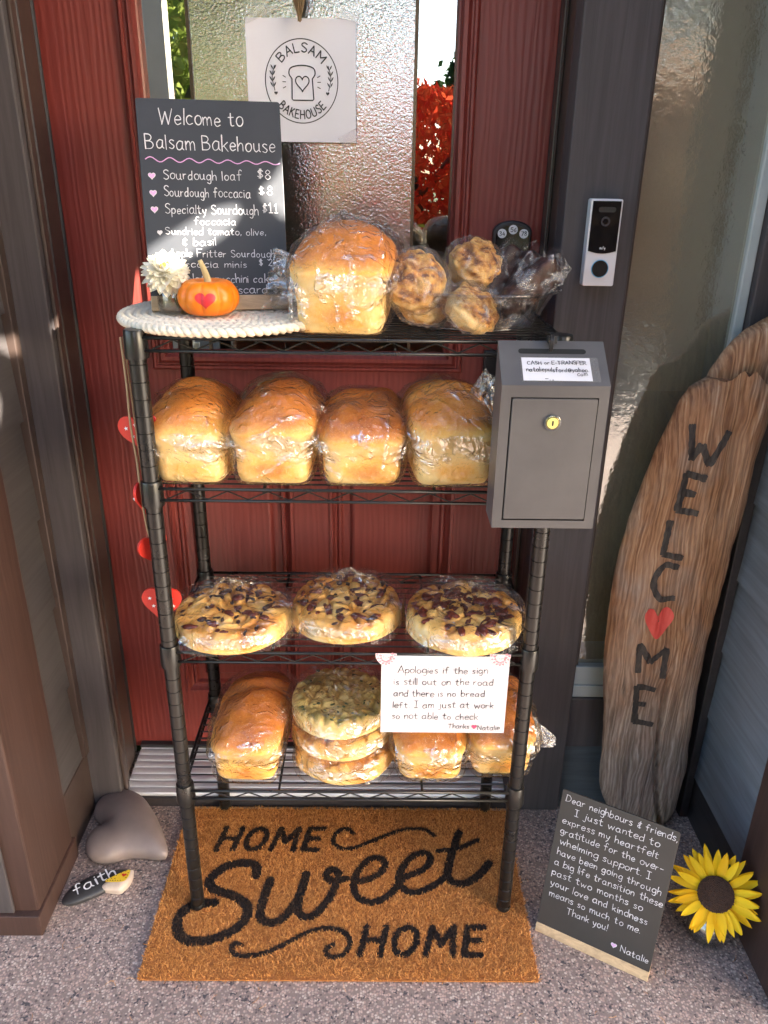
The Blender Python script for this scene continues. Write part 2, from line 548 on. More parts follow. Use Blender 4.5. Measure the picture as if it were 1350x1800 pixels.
def glass(name, base, boost, wav=None, tint=(.55, .57, .55, 1), veil=0):
    """window pane: reflection rising towards grazing angles, the rest seen through"""
    n = NT(name)
    nm = None
    if wav:
        for sc, stg, d in wav:
            nm = n.bump(n.noise(n.obj((1, 1, 1)), sc, 3, .6), stg, d, nm)
    fac = n.math('ADD', n.math('MULTIPLY', n.schlick(nm), boost), base)
    fac.node.use_clamp = True
    gl = n.n('ShaderNodeBsdfGlossy')
    gl.inputs['Roughness'].default_value = 0.0 if not wav else .03
    gl.inputs['Color'].default_value = (.95, .97, .96, 1)
    if nm is not None:
        n.l(nm, gl.inputs['Normal'])
    tr = n.n('ShaderNodeBsdfTransparent')
    tr.inputs['Color'].default_value = tint
    under = tr.outputs[0]
    if veil:
        df = n.n('ShaderNodeBsdfDiffuse')
        df.inputs['Color'].default_value = (.46, .43, .31, 1)
        if nm is not None:
            n.l(nm, df.inputs['Normal'])
        m0 = n.n('ShaderNodeMixShader')
        m0.inputs[0].default_value = veil
        n.l(under, m0.inputs[1]); n.l(df.outputs[0], m0.inputs[2])
        under = m0.outputs[0]
    mx = n.n('ShaderNodeMixShader')
    n.l(fac, mx.inputs[0]); n.l(under, mx.inputs[1]); n.l(gl.outputs[0], mx.inputs[2])
    return n.done(mx.outputs[0])
M_GLASS_CLEAR = glass('clear_bevelled_glass', .21, 1.0)
M_GLASS_TEX = glass('hammered_glass', .36, 1.0, [(230, 1.0, .00052), (95, 1.0, .0003)], veil=.03)
M_GLASS_SIDE = glass('rippled_glass', .24, 1.1, [(62, 1.0, .00042), (170, 1.0, .0001)], veil=.34)

def aggregate():
    n = NT('exposed_aggregate_concrete')
    v = n.obj()
    vo = n.n('ShaderNodeTexVoronoi', feature='F1')
    vo.inputs['Scale'].default_value = 225
    dn = n.n('ShaderNodeTexNoise'); dn.inputs['Scale'].default_value = 60; n.l(v, dn.inputs['Vector'])
    wv = n.n('ShaderNodeVectorMath', operation='MULTIPLY_ADD')
    n.l(dn.outputs['Color'], wv.inputs[0]); wv.inputs[1].default_value = (.006, .006, .006); n.l(v, wv.inputs[2])
    n.l(wv.outputs[0], vo.inputs['Vector'])
    sp = n.n('ShaderNodeSeparateColor'); n.l(vo.outputs['Color'], sp.inputs[0])
    stone = n.ramp(sp.outputs[0], [(0, (.11, .08, .075)), (.12, (.22, .16, .15)), (.26, (.40, .275, .225)), (.5, (.52, .37, .305)), (.7, (.40, .315, .265)), (.86, (.58, .47, .39)), (1, (.69, .60, .55))], 'CONSTANT')
    gap = n.ramp(vo.outputs['Distance'], [(.38, (1, 1, 1)), (.62, (0, 0, 0))])
    col = n.mix(gap, rgb(.23, .175, .15), stone)
    v2 = n.n('ShaderNodeTexVoronoi', feature='F1'); v2.inputs['Scale'].default_value = 105; n.l(n.mix(.045, v, dn.outputs['Color']), v2.inputs['Vector'])
    s2 = n.n('ShaderNodeSeparateColor'); n.l(v2.outputs['Color'], s2.inputs[0])
    dark = n.math('MULTIPLY', n.ramp(s2.outputs[1], [(.86, (0, 0, 0)), (.87, (1, 1, 1))]), n.ramp(v2.outputs['Distance'], [(.32, (1, 1, 1)), (.46, (0, 0, 0))]))
    col = n.mix(dark, col, rgb(.055, .05, .055))
    col = n.mix(n.ramp(n.noise(v, 5, 4), [(.3, (0, 0, 0)), (.75, (1, 1, 1))]), n.mix(.25, col, rgb(.1, .08, .08)), col)
    hgt = n.math('SUBTRACT', 1.0, vo.outputs['Distance'])
    nm = n.bump(hgt, .3, .0022)
    return n.done(n.pbsdf(col, .62, 0, nm, .4))
M_FLOOR = aggregate()

# ------------------------------------------------------------------ ground, hall behind the door, roof, and a gable added to shape the sunlight
g = MB()
g.add([(-5, -2.8, 0), (7, -2.8, 0), (7, .46, 0), (-5, .46, 0)], [(0, 1, 2, 3)])
struct(mk('porch_floor', g, M_FLOOR, loc=(0, 0, 0)))
g = MB()
g.add([(-8, -12, -.06), (9, -12, -.06), (9, -2.8, -.06), (-8, -2.8, -.06)], [(0, 1, 2, 3)])
g.add([(-5, -2.8, -.06), (7, -2.8, -.06), (7, -2.8, -.004), (-5, -2.8, -.004)], [(0, 1, 2, 3)])
struct(mk('driveway', g, plain('old_asphalt', rgb(.05, .046, .042), rgb(.085, .078, .07), .8, 3, (1, 1, 1), .2, 60), loc=(0, 0, 0)))
g = MB()
g.add([(-700, -700, -.1), (700, -700, -.1), (700, 700, -.1), (-700, 700, -.1)], [(0, 1, 2, 3)])
struct(mk('lawn', g, plain('mown_grass', rgb(.05, .09, .02), rgb(.09, .14, .035), .9, 30, (1, 1, 1), .6, 200), loc=(0, 0, 0)))

GY = -3.5
def on_shade_gable(P):
    s = (P[1] - GY) / SUN_D.y
    return (P[0] - SUN_D.x * s, P[2] - SUN_D.z * s)
def sun_patch_hole(pts, grow=.003):
    p = np.array([on_shade_gable(q) for q in pts])
    c = p.mean(0)
    t = np.roll(p, -1, 0) - np.roll(p, 1, 0)
    t /= np.linalg.norm(t, axis=1, keepdims=True)
    n = np.stack([t[:, 1], -t[:, 0]], 1)
    a = (p[:, 0] * np.roll(p[:, 1], -1) - np.roll(p[:, 0], -1) * p[:, 1]).sum()
    return [Vector((x, z, 0)) for x, z in p + n * grow * (1 if a > 0 else -1)]
SUN_HOLES = [  # hole outlines, the wanted sun patches carried back along the sun's rays
    [(x, GY, z) for x, z in ((4.326, 4.05), (4.342, 4.046), (4.334, 3.958), (4.283, 3.945), (4.257, 3.974), (4.261, 3.984), (4.281, 3.998), (4.300, 4.02))],
    [(-0.155, 0.153, 1.299), (-0.184, 0.146, 1.294), (-0.205, 0.14, 1.283), (-0.232, 0.131, 1.268), (-0.266, 0.12, 1.247), (-0.298, 0.11, 1.227), (-0.317, 0.102, 1.208), (-0.307, 0.098, 1.18), (-0.269, 0.11, 1.204), (-0.249, 0.117, 1.22), (-0.221, 0.126, 1.235), (-0.185, 0.137, 1.254), (-0.166, 0.144, 1.271), (-0.153, 0.151, 1.292)],
    [(-0.663, 0.27, 1.038), (-0.62, 0.27, 1.055), (-0.569, 0.27, 1.074), (-0.573, 0.27, 1.049), (-0.584, 0.27, 1.035), (-0.602, 0.27, 1.03), (-0.667, 0.27, 1.017)],
    [(-0.6, 0.10, 1.02), (-0.6, 0.18, 1.01), (-0.6, 0.20, 1.0), (-0.6, 0.205, 0.97), (-0.6, 0.19, 0.948), (-0.6, 0.15, 0.926), (-0.6, 0.085, 0.933)],
]
outer = [Vector((-5, 2.4, 0)), Vector((8.5, 2.4, 0)), Vector((8.5, 4.5, 0)), Vector((4, 5.6, 0)), Vector((-5, 4.5, 0))]
loops = [outer] + [sun_patch_hole(p) for p in SUN_HOLES]
import bmesh
bm = bmesh.new()
edges = []
for l in loops:
    vs = [bm.verts.new((p.x, p.y, 0)) for p in l]
    edges += [bm.edges.new((vs[i], vs[(i + 1) % len(vs)])) for i in range(len(vs))]
bmesh.ops.triangle_fill(bm, edges=edges, use_beauty=True, normal=(0, 0, 1))
bm.verts.index_update()
flat = [v.co.copy() for v in bm.verts]
tri = [[v.index for v in f.verts] for f in bm.faces]
bm.free()
g = MB()
g.add([(p.x, GY, p.y) for p in flat], [tuple(t) for t in tri])
g.add([(p.x, GY - .02, p.y) for p in flat], [tuple(t)[::-1] for t in tri])
k = 0
for l in loops:
    L = len(l)
    g.add([(p.x, GY, p.y) for p in l] + [(p.x, GY - .02, p.y) for p in l], [(i, (i + 1) % L, L + (i + 1) % L, L + i) for i in range(L)])
gable = thing('added_shade_gable', 'added unseen gable over the porch front, holes cut for the sun patches', 'gable', (0, GY, 2.35))  # out of view, added to shade the porch and shape the sun patches
mk('cut_shade_board', g, M_TRIM, gable)
g = MB()
g.box((-5, GY - .14, 2.35), (8.5, GY - .022, 2.55))
mk('beam', g, M_TRIM, gable)  # added with the gable to keep sun off the near floor
for x, m in ((-1.34, M_CREAM), (-4.85, M_CREAM), (8.3, M_CREAM)):
    g = MB()
    g.box((x - .07, GY - .14, -.06), (x + .07, GY, 2.349)); g.box((x - .1, GY - .17, -.059), (x + .1, GY - .141, .2))
    tag(mk('porch_post', g, m), 'square cream post carrying the added shade beam' if x != -1.34 else 'square cream post reflected in the left edge of the door glass', 'post', 'cream porch posts')
g = MB()
g.box((-5, -.35, 3.0), (8.5, .7, 3.1))
tag(mk('porch_roof', g, M_CREAM), 'flat boarded roof over the recessed front door', 'roof')

hall = thing('hallway', 'dim hallway behind the red door and side window', 'room', (0, .52, 0))
g = MB()
g.add([(-1.6, .50, .03), (2.2, .50, .03), (2.2, 4, .03), (-1.6, 4, .03)], [(0, 1, 2, 3)])
mk('hall_floor', g, M_HALLFLOOR, hall)
g = MB()
g.add([(-1.6, 4, .03), (2.2, 4, .03), (2.2, 4, 2.6), (-1.6, 4, 2.6)], [(0, 1, 2, 3)])
g.add([(-1.6, .5, .03), (-1.6, 4, .03), (-1.6, 4, 2.6), (-1.6, .5, 2.6)], [(0, 1, 2, 3)])
g.add([(2.2, .5, .03), (2.2, 4, .03), (2.2, 4, 2.6), (2.2, .5, 2.6)], [(0, 1, 2, 3)])
g.add([(-1.6, .5, 2.6), (2.2, .5, 2.6), (2.2, 4, 2.6), (-1.6, 4, 2.6)], [(0, 1, 2, 3)])
mk('hall_wall', g, M_PLASTER, hall)

# ------------------------------------------------------------------ front door
DY = .44
door = thing('front_door', 'red woodgrain front door with a hammered glass light and two lower panels', 'door', (-.1, DY, .035))
X0, X1 = -.545, .3475
PZ0, PZ1 = .195, .905
g = MB()
for a, b in (((X0, DY, .035), (-.405, DY + .045, 2.1)), ((.209, DY, .035), (X1, DY + .045, 2.1)),
             ((-.405, DY, .035), (.209, DY + .045, PZ0)), ((-.405, DY, PZ1), (.209, DY + .045, .972)), ((-.405, DY, 2.03), (.209, DY + .045, 2.1)),
             ((-.135, DY, PZ0), (-.061, DY + .045, PZ1))):
    g.box(a, b)
mk('slab', g, M_DOOR, door)
def frame_rings(g, x0, x1, z0, z1, prof, cap=False):
    vs = []
    for d, y in prof:
        vs += [(x0 + d, y, z0 + d), (x1 - d, y, z0 + d), (x1 - d, y, z1 - d), (x0 + d, y, z1 - d)]
    f = []
    for i in range(len(prof) - 1):
        for q in range(4):
            f.append((4 * i + q, 4 * i + (q + 1) % 4, 4 * i + 4 + (q + 1) % 4, 4 * i + 4 + q))
    if cap:
        e = 4 * (len(prof) - 1)
        f.append((e, e + 1, e + 2, e + 3))
    g.add(vs, f)
for x0, x1 in ((-.405, -.135), (-.061, .209)):
    g = MB()
    frame_rings(g, x0, x1, PZ0, PZ1, [(0, DY), (.002, DY - .003), (.008, DY - .004), (.013, DY + .005), (.018, DY + .009), (.022, DY + .004), (.027, DY + .004), (.031, DY + .012), (.046, DY + .013), (.052, DY + .004), (.056, DY + .002)], True)
    mk('lower_panel', g, M_DOOR, door)
g = MB()
frame_rings(g, -.405, .209, .972, 2.03, [(0, DY + .001), (.002, DY - .008), (.006, DY - .012), (.010, DY - .012), (.012, DY - .008), (.015, DY - .008), (.022, DY - .017), (.029, DY - .017), (.034, DY - .008), (.037, DY - .006), (.040, DY + .010)])
gf = mk('glass_frame', g, M_DOOR, door)
GX0, GX1, GZ0, GZ1 = -.365, .169, 1.012, 1.99
BX0, BX1, BZ0, BZ1 = -.289, .102, 1.082, 1.92
GYY = DY + .009
def pane(name, x0, x1, z0, z1, m, par, y=GYY, t=.004):
    g = MB()
    g.add([(x0, y, z0), (x1, y, z0), (x1, y, z1), (x0, y, z1)], [(0, 1, 2, 3)])
    return mk(name, g, m, par)
pane('hammered_pane', BX0, BX1, BZ0, BZ1, M_GLASS_TEX, door)
for a in ((GX0, BX0, GZ0, GZ1), (BX1, GX1, GZ0, GZ1), (BX0, BX1, GZ0, BZ0), (BX0, BX1, BZ1, GZ1)):
    pane('clear_pane', *a, M_GLASS_CLEAR, door)
for a in ((BX0 - .003, BX0 + .003, GZ0, GZ1), (BX1 - .003, BX1 + .003, GZ0, GZ1), (BX0 + .003, BX1 - .003, BZ0 - .003, BZ0 + .003)):
    g = MB()
    g.box((a[0], GYY - .003, a[2]), (a[1], GYY + .003, a[3]))
    mk('caming_bar', g, M_CAME, door)
# keypad lock
M_BLACKPL = plain('black_satin_metal', rgb(.012, .012, .013), rgb(.02, .02, .021), .38, 40)
M_WHITE = plain('white_plastic', rgb(.78, .78, .78), None, .4)
M_INK = plain('black_ink', rgb(.012, .012, .014), None, .5)
poly = [(.253, 1.10), (.323, 1.10), (.324, 1.240)] + [(.288 + .036 * math.cos(t), 1.240 + .020 * math.sin(t)) for t in np.linspace(.15, math.pi - .15, 9)] + [(.252, 1.240)]
g = MB()
g.prism(poly, lambda u, v, d: (u, DY - d, v), 0, .016)
kp = mk('keypad', g, M_BLACKPL, door, bevel=.003)
inset = [((u - .288) * .86 + .288, (v - 1.18) * .9 + 1.18) for u, v in poly]
g = MB()
g.prism(inset, lambda u, v, d: (u, DY - d, v), .0162, .018)
mk('keypad_face', g, plain('black_gloss', rgb(.008, .008, .009), None, .12), kp)
for (bx, bz, tx) in ((.268, 1.238, '34'), (.288, 1.245, '56'), (.308, 1.238, '78')):
    g = MB()
    a = np.linspace(0, 2 * math.pi, 16, endpoint=False)
    g.prism([(bx + .0082 * math.cos(t), bz + .0082 * math.sin(t)) for t in a], lambda u, v, d: (u, DY - d, v), .0181, .021)
    n0 = len(g.f)
    ink = Ink(lambda u, v, h: (u, DY - .021 - h, v))
    ink.text(tx, bx - .005, bx + .005, bz - .0035, .0075, .0012)
    v, f, m = ink.mb.get()
    g.add(v, f, 1)
    mk('key_button', g, [M_WHITE, M_INK], kp)
g = MB()
g.box((.250, DY - .014, .82), (.322, DY, 1.02))
hs = mk('handle_plate', g, M_BLACKPL, door, bevel=.003)
g = MB()
g.tube(cr([(.286, DY - .014, .99), (.286, DY - .06, .985), (.286, DY - .07, .95), (.286, DY - .055, .87), (.286, DY - .014, .85)], 6), .009, 10)
mk('grip', g, M_BLACKPL, hs, smooth=True)

# ------------------------------------------------------------------ door frame: casings, jambs, sill
frame = thing('door_frame', 'grey brown painted door frame with aluminium sill round the red door', 'door frame', (-.1, .27, 0))
g = MB(); g.box((-.64, .27, 0), (-.527, .30, 2.3)); mk('casing', g, M_TRIM, frame, bevel=.003)
g = MB(); g.box((.3455, .27, 0), (.465, .33, 2.3)); mk('casing', g, M_TRIM, frame, bevel=.003)
g = MB(); g.box((-.64, .2702, 2.3), (.465, .33, 2.5)); mk('head_casing', g, M_TRIM, frame)
g = MB()
g.box((-.60, .3, .028), (-.535, .405, 2.2)); g.box((-.60, .405, .028), (-.5465, .5, 2.2)); g.box((-.527, .285, .03), (-.520, .305, 2.2))
mk('jamb', g, M_JAMB, frame, bevel=.002)
g = MB()
g.box((.3485, .33, .028), (.40, .5, 2.2)); g.box((.3405, .39, .03), (.3485, .42, 2.2))
mk('jamb', g, M_JAMB, frame, bevel=.002)
g = MB(); g.tube([(-.532, .33, .03), (-.532, .33, 2.2)], .005, 8); mk('weather_strip', g, M_SIDING_DIM, frame, smooth=True)
g = MB(); g.tube([(-.543, .425, .03), (-.543, .425, 2.2)], .006, 8); g.tube([(.3455, .43, .03), (.3455, .43, 2.2)], .004, 8); mk('weather_strip', g, M_RUBBER, frame, smooth=True)
g = MB()
prof = [(.284, .004), (.284, .026), (.287, .030)]
y = .292
while y < .425:
    prof += [(y, .030 + (y - .29) * .06), (y + .008, .030 + (y - .29) * .06), (y + .0095, .0272 + (y - .29) * .06), (y + .0125, .0272 + (y - .29) * .06), (y + .014, .030 + (y - .29) * .06)]
    y += .0205
prof += [(.46, .040), (.46, .004)]
n = len(prof)
g.add([(-.527, p[0], p[1]) for p in prof] + [(.3455, p[0], p[1]) for p in prof], [(i, n + i, n + i + 1, i + 1) for i in range(n - 1)] + [list(range(n)), list(range(n, 2 * n))[::-1]])
mk('sill', g, M_ALU, frame)
g = MB(); g.box((-.527, .275, .0), (.3455, .2835, .022)); mk('sill_riser', g, M_BLACKTRIM, frame)
g = MB(); g.box((-.527, .425, .041), (.3455, .44, .050)); mk('sweep', g, M_RUBBER, frame)

# ------------------------------------------------------------------ walls and posts at the sides
post = thing('corner_post', 'tall brown boxed porch column at the left edge, beside the heart stone', 'column', (-.75, .03, 0))
g = MB(); g.box((-.98, -.045, .045), (-.587, .13, 4.6)); mk('column_board', g, M_POST, post, bevel=.004)
g = MB(); g.box((-.66, -.052, .05), (-.6305, -.0452, 4.6)); mk('edge_batten', g, M_TRIM, post, bevel=.002)
g = MB(); g.box((-.98, -.06, 0), (-.5815, .135, .05)); mk('base_board', g, M_POST, post, bevel=.002)
lw = thing('left_wall', 'lap siding wall, shade and brown reflection in its colour, between the brown column and the door frame', 'wall', (-.62, .2, 0))
g = MB()
z = .16
while z < 2.6:
    g.add([(-.592, .13, z), (-.592, .2695, z), (-.60, .2695, z + .19), (-.60, .13, z + .19), (-.602, .13, z), (-.602, .2695, z)], [(0, 1, 2, 3), (0, 4, 5, 1)])
    z += .19
mk('lap_siding', g, M_SIDING_DIM, lw)
g = MB(); g.box((-.612, .13, 0), (-.590, .2695, .16)); mk('skirt_board', g, M_JAMB, lw, bevel=.002)
g = MB(); g.box((-.6005, .248, .161), (-.583, .2692, 2.6)); mk('corner_trim', g, M_JAMB, lw, bevel=.002)
g = MB(); g.box((-5, -.02, 0), (-.98, .1, 4.6)); mk('front_siding', g, M_SIDING_DIM, lw)

rw = thing('right_wall', 'blue grey lap siding wall, lightened as if better lit, behind the driftwood sign and sunflower', 'wall', (.78, .1, 0))
g = MB()
z = .115
while z < 2.6:
    g.add([(.753, 0.0, z), (.753, .27, z), (.762, .27, z + .165), (.762, 0.0, z + .165), (.764, 0.0, z), (.764, .27, z)], [(3, 2, 1, 0), (1, 5, 4, 0)])
    z += .165
mk('lap_siding', g, M_SIDING_LIT, rw)
g = MB(); g.box((.757, -.0, 0), (.775, .27, .112)); mk('skirt_board', g, M_BLACKTRIM, rw, bevel=.002)
g = MB(); g.box((.738, .252, .0), (.7565, .2995, 2.6)); mk('corner_trim', g, M_BLACKTRIM, rw, bevel=.002)
rp = thing('end_post', 'brown boxed porch column at the right edge behind the sunflower', 'column', (.85, -.1, 0))
g = MB(); g.box((.744, -.21, 0), (1.1, 0.0, 4.6)); mk('column_board', g, M_POST, rp, bevel=.004)
g = MB(); g.box((1.1, -.15, 0), (7, 0.0, 4.6)); mk('front_siding', g, M_SIDING_DIM, rw)
# closed house front above the opening
g = MB(); g.box((-.98, .131, 2.6), (.98, .29, 4.6)); tag(mk('upper_wall', g, M_SIDING_X), 'plain siding wall above the front door opening', 'wall')

# sidelight window
sl = thing('side_window', 'tall rippled glass side window with pale frame right of the door', 'window', (.57, .3, 0))
g = MB(); g.box((.4652, .296, .318), (.70, .40, .374)); g.box((.4652, .290, .300), (.70, .2955, .330)); mk('bottom_frame', g, M_VINYL, sl, bevel=.004)
g = MB(); g.box((.673, .300, .3742), (.692, .40, 2.2)); mk('side_frame', g, M_VINYL, sl, bevel=.003)
g = MB(); g.box((.4652, .302, .3742), (.478, .40, 2.2)); mk('side_frame', g, M_JAMB, sl, bevel=.002)
g = MB(); g.add([(.478, .312, .374), (.673, .312, .374), (.673, .312, 2.2), (.478, .312, 2.2)], [(0, 1, 2, 3)]); mk('pane', g, M_GLASS_SIDE, sl)
g = MB(); g.box((.4652, .285, .170), (.738, .40, .2998)); mk('apron_board', g, M_TRIM, sl, bevel=.003)
g = MB(); g.box((.6925, .285, .30), (.738, .40, 2.5)); mk('casing', g, M_TRIM, sl, bevel=.003)
g = MB()
g.add([(.4652, .282, .0), (.7565, .282, .0), (.7565, .292, .168), (.4652, .292, .168)], [(0, 1, 2, 3)])
mk('lower_siding', g, M_SIDING_X, sl)

# doorbell
db = thing('video_doorbell', 'slim black and white video doorbell on the grey brown casing', 'doorbell', (.409, .27, 1.165))
def rrect(x0, x1, z0, z1, r, n=5):
    o = []
    for cx, cz, a0 in ((x1 - r, z1 - r, 0), (x0 + r, z1 - r, 90), (x0 + r, z0 + r, 180), (x1 - r, z0 + r, 270)):
        for k in range(n):
            a = R_(a0 + 90 * k / (n - 1))
            o.append((cx + r * math.cos(a), cz + r * math.sin(a)))
    return o
fy = lambda u, v, d: (u, .27 - d, v)
g = MB(); g.prism(rrect(.383, .435, 1.168, 1.304, .003), fy, 0, .022); mk('body', g, plain('white_aluminium', rgb(.72, .70, .70), None, .35, metal=.1), db, bevel=.0015)
g = MB()
arc = [(.386 + .046 * k / 8, 1.224 - .004 * math.sin(math.pi * k / 8)) for k in range(9)]
g.prism(arc + [(.432, 1.301), (.386, 1.301)], fy, .0221, .0235)
face = mk('camera_face', g, plain('black_glass', rgb(.006, .006, .007), None, .06), db)
g = MB()
for r, y0, mi in ((.0105, .0238, 0), (.0075, .0246, 1), (.0045, .0252, 0)):
    g.prism([(.409 + r * math.cos(t), 1.270 + r * math.sin(t)) for t in np.linspace(0, 2 * math.pi, 24, endpoint=False)], fy, .0235, y0, mi)
mk('lens', g, [plain('lens_black', rgb(.004, .004, .006), None, .05), plain('lens_ring', rgb(.06, .06, .07), None, .25, metal=.6)], face)
g = MB(); g.prism(rrect(.396, .424, 1.284, 1.292, .0035), fy, .0236, .0239); mk('sensor_window', g, plain('sensor_black', rgb(.022, .022, .02), None, .3), face)
ink = Ink(lambda u, v, h: (u, .27 - .0236 - h, v)); ink.text('eufy', .4045, .4135, 1.227, .0048, .0007); mk('lettering', ink.mb, M_WHITE, face)
a = np.linspace(0, 2 * math.pi, 32, endpoint=False)
g = MB(); g.prism([(.409 + .0135 * math.cos(t), 1.196 + .0135 * math.sin(t)) for t in a], fy, .022, .0235)
btn = mk('button', g, plain('button_black', rgb(.008, .008, .01), None, .2), db)
g = MB()
ring = [(.409 + .0138 * math.cos(t), .27 - .0232, 1.196 + .0138 * math.sin(t)) for t in a]
g.tube(ring, .0007, 6, closed=True)
mk('button_ring', g, plain('blue_ring', rgb(.12, .4, .6), None, .3), btn)

# ------------------------------------------------------------------ garden behind the camera, seen only in the glass
def leaf_mat(name, c1, c2):
    n = NT(name)
    gi = n.n('ShaderNodeNewGeometry')
    col = n.ramp(gi.outputs['Random Per Island'], [(0, c1), (1, c2)])
    d = n.n('ShaderNodeBsdfDiffuse'); n.l(col, d.inputs[0])
    t = n.n('ShaderNodeBsdfTranslucent'); n.l(col, t.inputs[0])
    m = n.n('ShaderNodeMixShader'); m.inputs[0].default_value = .45
    n.l(d.outputs[0], m.inputs[1]); n.l(t.outputs[0], m.inputs[2])
    return n.done(m.outputs[0])
M_BARK = plain('bark', rgb(.05, .035, .025), rgb(.1, .075, .055), .9, 30, (1, 1, .2), .6, 60)
def crown(c, r, N, size, seed, clump=5):
    q = np.random.default_rng(seed)
    d = q.normal(size=(N, 3)); d /= np.linalg.norm(d, axis=1, keepdims=True)
    rad = q.uniform(.35, 1, N) ** .5
    cl = pnoise(d * 2.2 + seed) * .35
    P = np.array(c) + d * np.array(r) * (rad * (1 + cl))[:, None]
    a = q.normal(size=(N, 3)); a /= np.linalg.norm(a, axis=1, keepdims=True)
    b = np.cross(a, q.normal(size=(N, 3))); b /= np.linalg.norm(b, axis=1, keepdims=True)
    s = size * q.uniform(.6, 1.3, (N, 1))
    V = np.stack([P - a * s, P + b * s * .45, P + a * s, P - b * s * .45], 1).reshape(-1, 3)
    return V, np.arange(4 * N).reshape(N, 4)
def tree(name, label, cat, x, y, zc, r, N, size, m, seed, trunk=.08):
    t = thing(name, label, cat, (x, y, -.1))
    mk('crown', crown((x, y, zc), r, N, size, seed), m, t)
    g = MB()
    g.tube(cr([(x, y, -.1), (x + .05, y, zc * .5), (x - .03, y + .03, zc + r[2] * .4)], 5), np.linspace(trunk, trunk * .35, 11), 8)
    for k in range(5):
        a = k * 1.3 + seed
        g.tube(cr([(x, y, zc * .55 + .1 * k), (x + r[0] * .35 * math.cos(a), y + r[1] * .35 * math.sin(a), zc + .1), (x + r[0] * .7 * math.cos(a), y + r[1] * .7 * math.sin(a), zc + r[2] * .4)], 4), np.linspace(trunk * .5, trunk * .1, 9), 6)
    mk('trunk', g, M_BARK, t, smooth=True)
    return t
M_RED = leaf_mat('red_maple_leaves', (.80, .05, .03), (.92, .22, .07))
M_YG = leaf_mat('yellow_green_leaves', (.30, .34, .03), (.55, .52, .06))
M_GRN = leaf_mat('green_leaves', (.20, .28, .05), (.42, .48, .14))
M_DKG = leaf_mat('conifer_needles', (.02, .05, .02), (.05, .09, .03))
M_HYD = leaf_mat('faded_hydrangea', (.30, .2, .14), (.5, .36, .26))
tree('maple_tree', 'red leaved maple reflected in the right strip of the door glass', 'tree', .40, -6.4, 1.45, (1.5, .9, .72), 7000, .06, M_RED, 3)
tree('gold_shrub', 'yellow green shrub reflected low in the door glass', 'shrub', .35, -4.6, .42, (.95, .45, .5), 5000, .04, M_YG, 5, .03)
tree('conifer', 'dark conifer standing beyond the red maple', 'tree', 1.72, -16, 2.2, (.42, .42, 1.5), 3000, .10, M_DKG, 7, .15)
tree('garden_tree', 'broad green tree reflected in the left of the door glass', 'tree', -2.6, -9, 2.6, (2.2, 1.6, 2.4), 8000, .11, M_GRN, 9, .15)
tree('tall_hedge_tree', 'tall green tree filling the sky behind the broad tree in the glass', 'tree', -5.2, -14, 3.4, (3.4, 1.8, 3.4), 9000, .17, M_GRN, 17, .18)
tree('hydrangea', 'tall hydrangea bush with faded brown heads reflected in the side window', 'shrub', 2.25, -4.5, 1.15, (.95, .7, .95), 6000, .07, M_HYD, 11, .05)
tree('laurel', 'dense dark laurel behind the hydrangea', 'shrub', 4.3, -8.4, 1.8, (3.2, 1.2, 2.2), 9000, .11, M_DKG, 13, .1)
# ------------------------------------------------------------------ wire rack
M_RACK = plain('black_powder_coat', rgb(.007, .0065, .006), rgb(.011, .010, .009), .30, 60, spec=.45)
rack = thing('wire_rack', 'black four shelf wire rack in front of the red door', 'shelf rack', (0, .13, .012))
HW, DEP = .300, .267
SH = [1.120, .893, .602, .307]           # heights of the four wire decks
for sx, y, z0 in ((-1, 0, .0125), (1, 0, .0125), (-1, DEP, .001), (1, DEP, .001)):
    x = sx * HW * (1 if y == 0 else .985)
    prof = [(.0001, z0 + .008), (.0115, z0 + .009), (.0127, z0 + .012)]
    z = z0 + .030
    while z < 1.115:
        prof += [(.0127, z - .0012), (.0116, z - .0006), (.0116, z + .0006), (.0127, z + .0012)]
        z += .0254
    prof += [(.0127, 1.126), (.0118, 1.131), (.0001, 1.1325)]
    g = MB(); g.lathe((x, y, 0), prof, 20)
    p = mk('post', g, M_RACK, rack, smooth=True, sharp=30)
    g = MB(); g.lathe((x, y, 0), [(.0001, z0), (.0132, z0), (.0140, z0 + .004), (.0122, z0 + .0085), (.0001, z0 + .0085)], 20)
    mk('foot', g, M_RACK, p, smooth=True, sharp=40)
    for zs in SH:
        g = MB(); g.lathe((x, y, zs), [(.0128, -.029), (.0168, -.028), (.0172, -.024), (.0160, .010), (.0150, .0125), (.0128, .0125)], 20)
        mk('collar', g, M_RACK, p, smooth=True, sharp=30)
def zigzag(a, b, n, r):
    a, b = np.array(a), np.array(b)
    pts = []
    for k in range(2 * n + 1):
        q = a + (b - a) * (k / (2 * n))
        pts.append(q + np.array([0, 0, .0068 if k % 2 else -.0068]))
    return np.array(pts)
